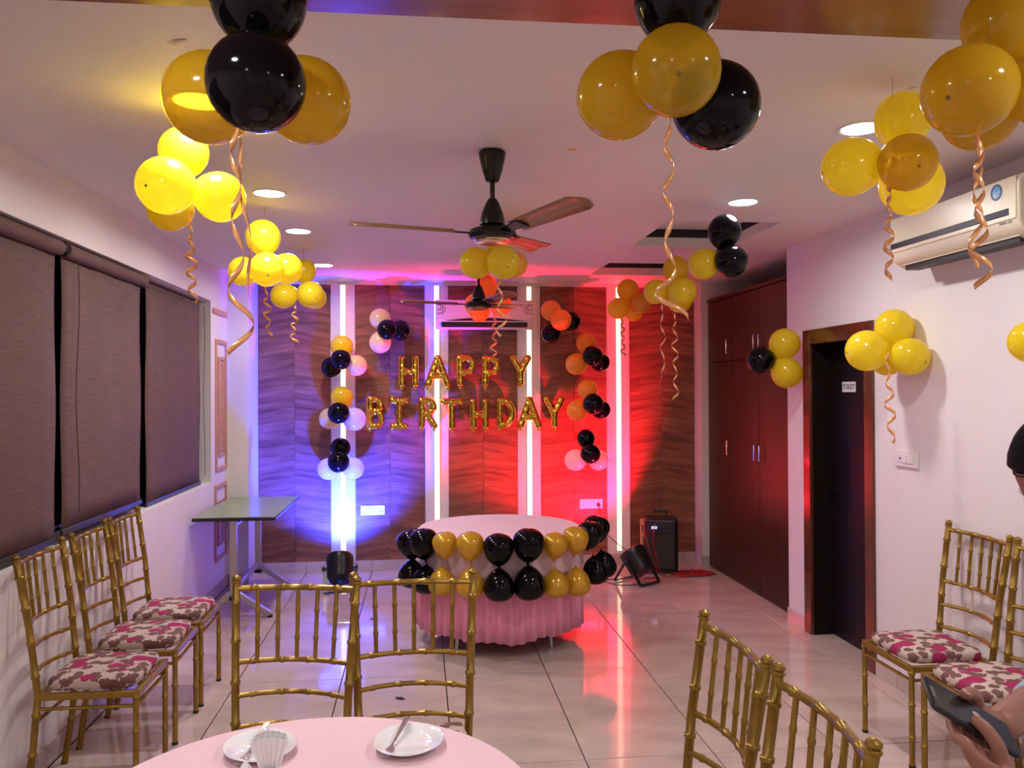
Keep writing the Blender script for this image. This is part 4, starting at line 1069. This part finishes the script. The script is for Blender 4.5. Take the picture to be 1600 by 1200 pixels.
ribbon((972, 497), (974, 556), 7.1, 4, 4.5, 3.2, 'short ribbon beside the rightmost light strip', 12, hang='yellow bunch at the rightmost light strip')
ribbon((773, 492), (771, 556), 7.2, 5, 4, 3, 'pinkish ribbon hanging from the red-lit yellow bunch above the letter P', 13, hang='orange bunch at the back air conditioner')
ribbon((781, 436), (784, 526), 4.95, 7, 2.6, 4.5, 'copper ribbon curling in front of the back air conditioner', 14, .5, hang='yellow bunch behind the fan')
ribbon((1386, 552), (1394, 692), 4.25, 7, 4.2, 5, 'reddish ribbon on the right wall above the switch plate', 15, .2, hang='yellow balloons above the switch plate')

# ------------------------------------------------------------------ small litter
def scrap(p, s, m, lab, name, rz=0., up=True, seed=0):
    rg = random.Random(seed); n = 9; vs = []
    for k in range(n):
        q = 2*PI*k/n; r = s*(.6 + .5*rg.random()); vs.append((r*math.cos(q)*1.5, r*math.sin(q)*.7, .002 + .006*rg.random()*(1 if up else -1)))
    vs.append((0, 0, .007 if up else -.007))
    o = MB().add(vs, [(k, (k+1) % n, n) if up else ((k+1) % n, k, n) for k in range(n)]).build(name, m, None, loc=p)
    o.rotation_euler = (0, 0, rz); sd = o.modifiers.new('s', 'SOLIDIFY'); sd.thickness = .001
    tag(o, lab, 'litter')
scrap((-.35, 6.21, 0), .03, 'leaf_brown', 'brown crumpled scrap on the floor left of the cake table', 'paper_scrap', .3, seed=1)
scrap((-.122, 4.583, 0), .022, 'black_rubber', 'small black burst balloon piece on the floor behind the paired chairs', 'balloon_scrap', -.5, seed=2)
scrap((.142, 4.193, 0), .05, 'leaf_brown', 'reddish brown scrap on the floor beyond the right plate', 'paper_scrap', .1, seed=3)
scrap((-.703, 2.51, ZC), .030, 'tape_paper', 'peeling tape patch on the ceiling at upper left', 'tape_patch', -.3, False, 4)
scrap((.64, 3.471, ZC), .018, 'ribbon_gold', 'small shiny tape piece on the ceiling right of the fan', 'tape_patch', .2, False, 5)
scrap((1.683, 2.67, ZC), .03, 'tape_paper', 'tape patch on the ceiling above the right yellow bunch', 'tape_patch', .6, False, 6)

# ------------------------------------------------------------------ person with a phone at the right edge
def skin_body(name, chains, m, parent, root=0, sub=2):
    """chains share their first points by coordinate; each point is (position, radius)"""
    vs = []; rs = []; es = []; idx = {}
    for ch in chains:
        prev = None
        for p, r in ch:
            k = tuple(round(c, 4) for c in p)
            if k not in idx: idx[k] = len(vs); vs.append(tuple(p)); rs.append(r if isinstance(r, tuple) else (r, r))
            if prev is not None and prev != idx[k]: es.append((prev, idx[k]))
            prev = idx[k]
    me = bpy.data.meshes.new(name); me.from_pydata(vs, es, [])
    ob = bpy.data.objects.new(name, me); C.objects.link(ob)
    sk = ob.modifiers.new('skin', 'SKIN'); sk.use_smooth_shade = True
    for i, sv in enumerate(me.skin_vertices[0].data): sv.radius = rs[i]; sv.use_root = (i == root)
    sb = ob.modifiers.new('sub', 'SUBSURF'); sb.levels = sub; sb.render_levels = sub
    dg = bpy.context.evaluated_depsgraph_get(); m2 = bpy.data.meshes.new_from_object(ob.evaluated_get(dg))
    ob.modifiers.clear(); ob.data = m2; bpy.data.meshes.remove(me)
    m2.materials.clear(); m2.materials.append(MATS[m]); m2.polygons.foreach_set('use_smooth', [True]*len(m2.polygons))
    m2.name = name; ob.parent = parent; return ob
person = tag(empty('person', (0, 0, 0)), 'person in a light blue shirt at the right edge, looking down at a phone', 'person')
HC = at(1668, 742, 1.75)                                  # head centre
fx = V((-1, .10, 0)).normalized(); fy = V((0, 0, 1)).cross(fx); up_ = V((0, 0, 1))   # facing the table, to the left
bx_, by_ = HC.x + .155, HC.y + .0
def B(f, s, z): return V((bx_, by_, 0)) + fx * f + fy * s + up_ * z
phA, phB, phD = at(1458, 1105, 1.25), at(1497, 1091, 1.314), at(1596, 1187, 1.25)
Lv = (phD - phA).normalized(); Wv = (phB - phA); Wv = (Wv - Lv * Wv.dot(Lv)).normalized(); Nv = Lv.cross(Wv)
if Nv.z < 0: Nv = -Nv
def PH(l, w_, n_): return phA + Lv * l + Wv * w_ + Nv * n_   # phone space
wrN = PH(.155, -.055, -.050); wrF = PH(.190, .125, -.035)    # wrists (near hand, far hand)
pel = B(0, 0, .90)
sN = B(0, .0, 0)
nearS = 1 if (B(0, 1, 0) - B(0, -1, 0)).y < 0 else -1
shN = B(.0, .185*nearS, 1.33); shF = B(.0, -.185*nearS, 1.33)
elN = B(.02, .25*nearS, 1.04); elF = B(.06, -.14*nearS, 1.0)
skin_body('body', [
    [(pel, .10), (B(0, 0, 1.05), .10), (B(0, 0, 1.22), .105), (B(.01, 0, 1.335), .075), (B(.03, 0, 1.40), .058), (HC + V((.015, 0, -.06)), .056)],
    [(B(.01, 0, 1.335), .075), (shN, .062), (elN.lerp(shN, .5), .052), (elN, .045), (elN.lerp(wrN, .5), .040), (wrN, .030)],
    [(B(.01, 0, 1.335), .075), (shF, .062), (elF.lerp(shF, .5), .052), (elF, .045), (elF.lerp(wrF, .5), .040), (wrF, .030)],
    [(pel, .10), (B(0, .085, .78), .080), (B(.01, .095, .47), .062), (B(-.01, .10, .10), .044), (B(.02, .10, .035), .040), (B(.15, .105, .03), .034)],
    [(pel, .10), (B(0, -.085, .78), .080), (B(.01, -.095, .47), .062), (B(-.01, -.10, .10), .044), (B(.02, -.10, .035), .040), (B(.15, -.105, .03), .034)]], 'skin', person)
skin_body('shirt', [
    [(B(0, 0, .76), .15), (B(0, 0, .86), .15), (B(0, 0, 1.05), .145), (B(0, 0, 1.22), .155), (B(.01, 0, 1.335), .115), (B(.025, 0, 1.385), .078)],
    [(B(.01, 0, 1.335), .115), (shN, .076), (elN.lerp(shN, .5), .064), (elN, .056), (elN.lerp(wrN, .5), .050), (elN.lerp(wrN, .90), .040)],
    [(B(.01, 0, 1.335), .115), (shF, .076), (elF.lerp(shF, .5), .064), (elF, .056), (elF.lerp(wrF, .4), .050), (elF.lerp(wrF, .58), .043)]], 'shirt_blue', person)
skin_body('trousers', [
    [(B(0, 0, 1.0), .11), (B(0, 0, .88), .13), (B(0, .085, .76), .098), (B(.01, .095, .47), .078), (B(-.01, .10, .07), .062)],
    [(B(0, 0, .88), .13), (B(0, -.085, .76), .098), (B(.01, -.095, .47), .078), (B(-.01, -.10, .07), .062)]], 'trouser_dark', person)
for s in (.102, -.102):
    mb = MB(); mb.prism(rrect(.135, .045, .04), 0, .06); mm = Matrix((fx, fy, up_)).transposed().to_4x4(); mm.translation = B(.055, s, .001)
    mb.v = [tuple(mm @ V(v)) for v in mb.v]; mb.build('shoe', 'black_plastic', person, bevel=.02, seg=3)
# head: shaped ellipsoid tipped forward
tilt = Matrix.Rotation(math.radians(30), 4, V((0, 1, 0)))
hm = Matrix((fx, fy, up_)).transposed().to_4x4(); hm.translation = HC; hm = hm @ tilt
def sculpt(n=28, m_=20):
    vs = []; fs = []
    for i in range(m_ + 1):
        a = -PI/2 + PI*i/m_
        for j in range(n):
            q = 2*PI*j/n; x = math.cos(a)*math.cos(q); y = math.cos(a)*math.sin(q); z = math.sin(a)
            X, Y, Z = x*.098, y*.076, z*.118
            if z < 0: k = 1 + .22*z*1.0; Y *= k; X = X*(1 + .10*z) + .010*(-z)
            f = max(0, x)
            X += f * .022 * math.exp(-((z + .12)/.13)**2 - (y/.16)**2)            # nose
            X += f * .006 * math.exp(-((z + .48)/.09)**2 - (y/.3)**2)             # mouth
            X += f * .010 * math.exp(-((z + .85)/.15)**2 - (y/.35)**2)            # chin
            X -= f * .008 * math.exp(-((z - .06)/.10)**2 - ((abs(y) - .38)/.16)**2)  # eye sockets
            vs.append(hm @ V((X, Y, Z)))
    for i in range(m_):
        for j in range(n): fs.append((i*n+j, i*n+(j+1) % n, (i+1)*n+(j+1) % n, (i+1)*n+j))
    return vs, fs
hd = MB().add(*sculpt()).build('head', 'skin', person, smooth=True); hd.data.polygons.foreach_set('use_smooth', [True]*len(hd.data.polygons))
for s in (-1, 1):
    mb = MB(); mb.lathe([(.001, -.010), (.007, -.007), (.010, 0), (.007, .007), (.001, .010)], 12, hm @ Matrix.Translation((.083, s*.029, .006))); mb.build('eye', 'eye_white', hd, smooth=True)
    mb = MB(); mb.lathe([(.001, -.032), (.016, -.026), (.020, 0), (.022, .018), (.012, .030), (.001, .033)], 12, hm @ Matrix.Translation((-.008, s*.074, -.012)) @ Matrix.Diagonal((.9, .4, 1, 1))); mb.build('ear', 'skin', hd, smooth=True)
mb = MB(); mb.lathe([(.001, -.022), (.005, -.014), (.007, 0), (.005, .014), (.001, .022)], 10, hm @ Matrix.Translation((.094, 0, -.058)) @ Matrix.Rotation(PI/2, 4, 'X')); mb.build('lips', 'lips', hd, smooth=True)
vs = []; fs = []; n = 36; m_ = 18; rg = random.Random(5)
for i in range(m_ + 1):
    a = PI*i/m_ - PI/2
    for j in range(n):
        q = 2*PI*j/n; x = math.cos(a)*math.cos(q); y = math.cos(a)*math.sin(q); z = math.sin(a)
        lim_ = .42 if x > .45 else (-.05 if x > -.1 else -.62)
        k = 1.13 + .03*rg.random(); zz = max(z, lim_)
        if z < lim_: k = .98
        vs.append(hm @ V((x*.098*k - .004, y*.078*k, zz*.120*k)))
for i in range(m_):
    for j in range(n): fs.append((i*n+j, i*n+(j+1) % n, (i+1)*n+(j+1) % n, (i+1)*n+j))
o = MB().add(vs, fs).build('hair', 'hair_black', hd, smooth=True); o.data.polygons.foreach_set('use_smooth', [True]*len(o.data.polygons))
# hands: palm and five fingers each, closed round the phone
def hand(wr, side):
    """side -1: near long edge of the phone (w<0), +1: far long edge"""
    e = -.004 if side < 0 else .079                       # edge of the phone
    def H(l, w_, n_): return PH(l, (w_ if side < 0 else .075 - w_), n_)
    palm = H(.125, -.030, -.032)
    ch = [[(wr, .026), (wr.lerp(palm, .5), (.030, .022)), (palm, (.032, .020)), (H(.095, -.026, -.030), (.028, .017))]]
    for k, (l0, ln) in enumerate(((.060, .95), (.083, 1.05), (.105, 1.0), (.126, .85))):
        ch.append([(H(.095, -.026, -.030), (.028, .017)), (H(l0 + .01, -.026, -.020), .0115), (H(l0, -.017, -.008 - .004), .0098), (H(l0 - .004, -.012 + .004, -.022), .0092), (H(l0 - .006, .022 * ln, -.0175), .0085), (H(l0 - .006, .040 * ln, -.0165), .0072)])
    ch.append([(palm, (.032, .020)), (H(.118, -.022, -.008), .0135), (H(.098, -.016, .010), .0115), (H(.078, .000, .0155), .0105), (H(.062, .014, .0125), .0085)])
    o = skin_body('hand', ch, 'skin', person, 0, 2)
    tip = H(.064, .012, .0205)
    MB().lathe([(.001, 0), (.0052, .0006), (.0058, 0)], 10, axis_m(tip, Nv, Lv) @ Matrix.Diagonal((1.3, 1, 1, 1)), cap=False).build('nail', 'nail', o)
    return o
hand(wrN, -1); hand(wrF, 1)
ph = tag(empty('phone'), 'black smartphone held in both hands at the lower right', 'phone')
pm = Matrix((Lv, Wv, Nv)).transposed().to_4x4()
if pm.to_3x3().determinant() < 0: pm = Matrix((Lv, -Wv, Nv)).transposed().to_4x4(); pw = -1
else: pw = 1
pm.translation = phA + Lv * .0775 + Wv * .0365
ph.matrix_world = pm
MB().prism(rrect(.0775, .0365, .009), -.0045, .0040).build('body', 'black_plastic', ph, bevel=.002)
MB().prism(rrect(.0745, .0335, .007), .0040, .0044).build('screen', 'phone_screen', ph)
MB().prism(rrect(.004, .012, .002), .0044, .0047, Matrix.Translation((-.070, 0, 0))).build('screen_glint', 'phone_grey', ph)  # grey bar painted on the screen as a reflection
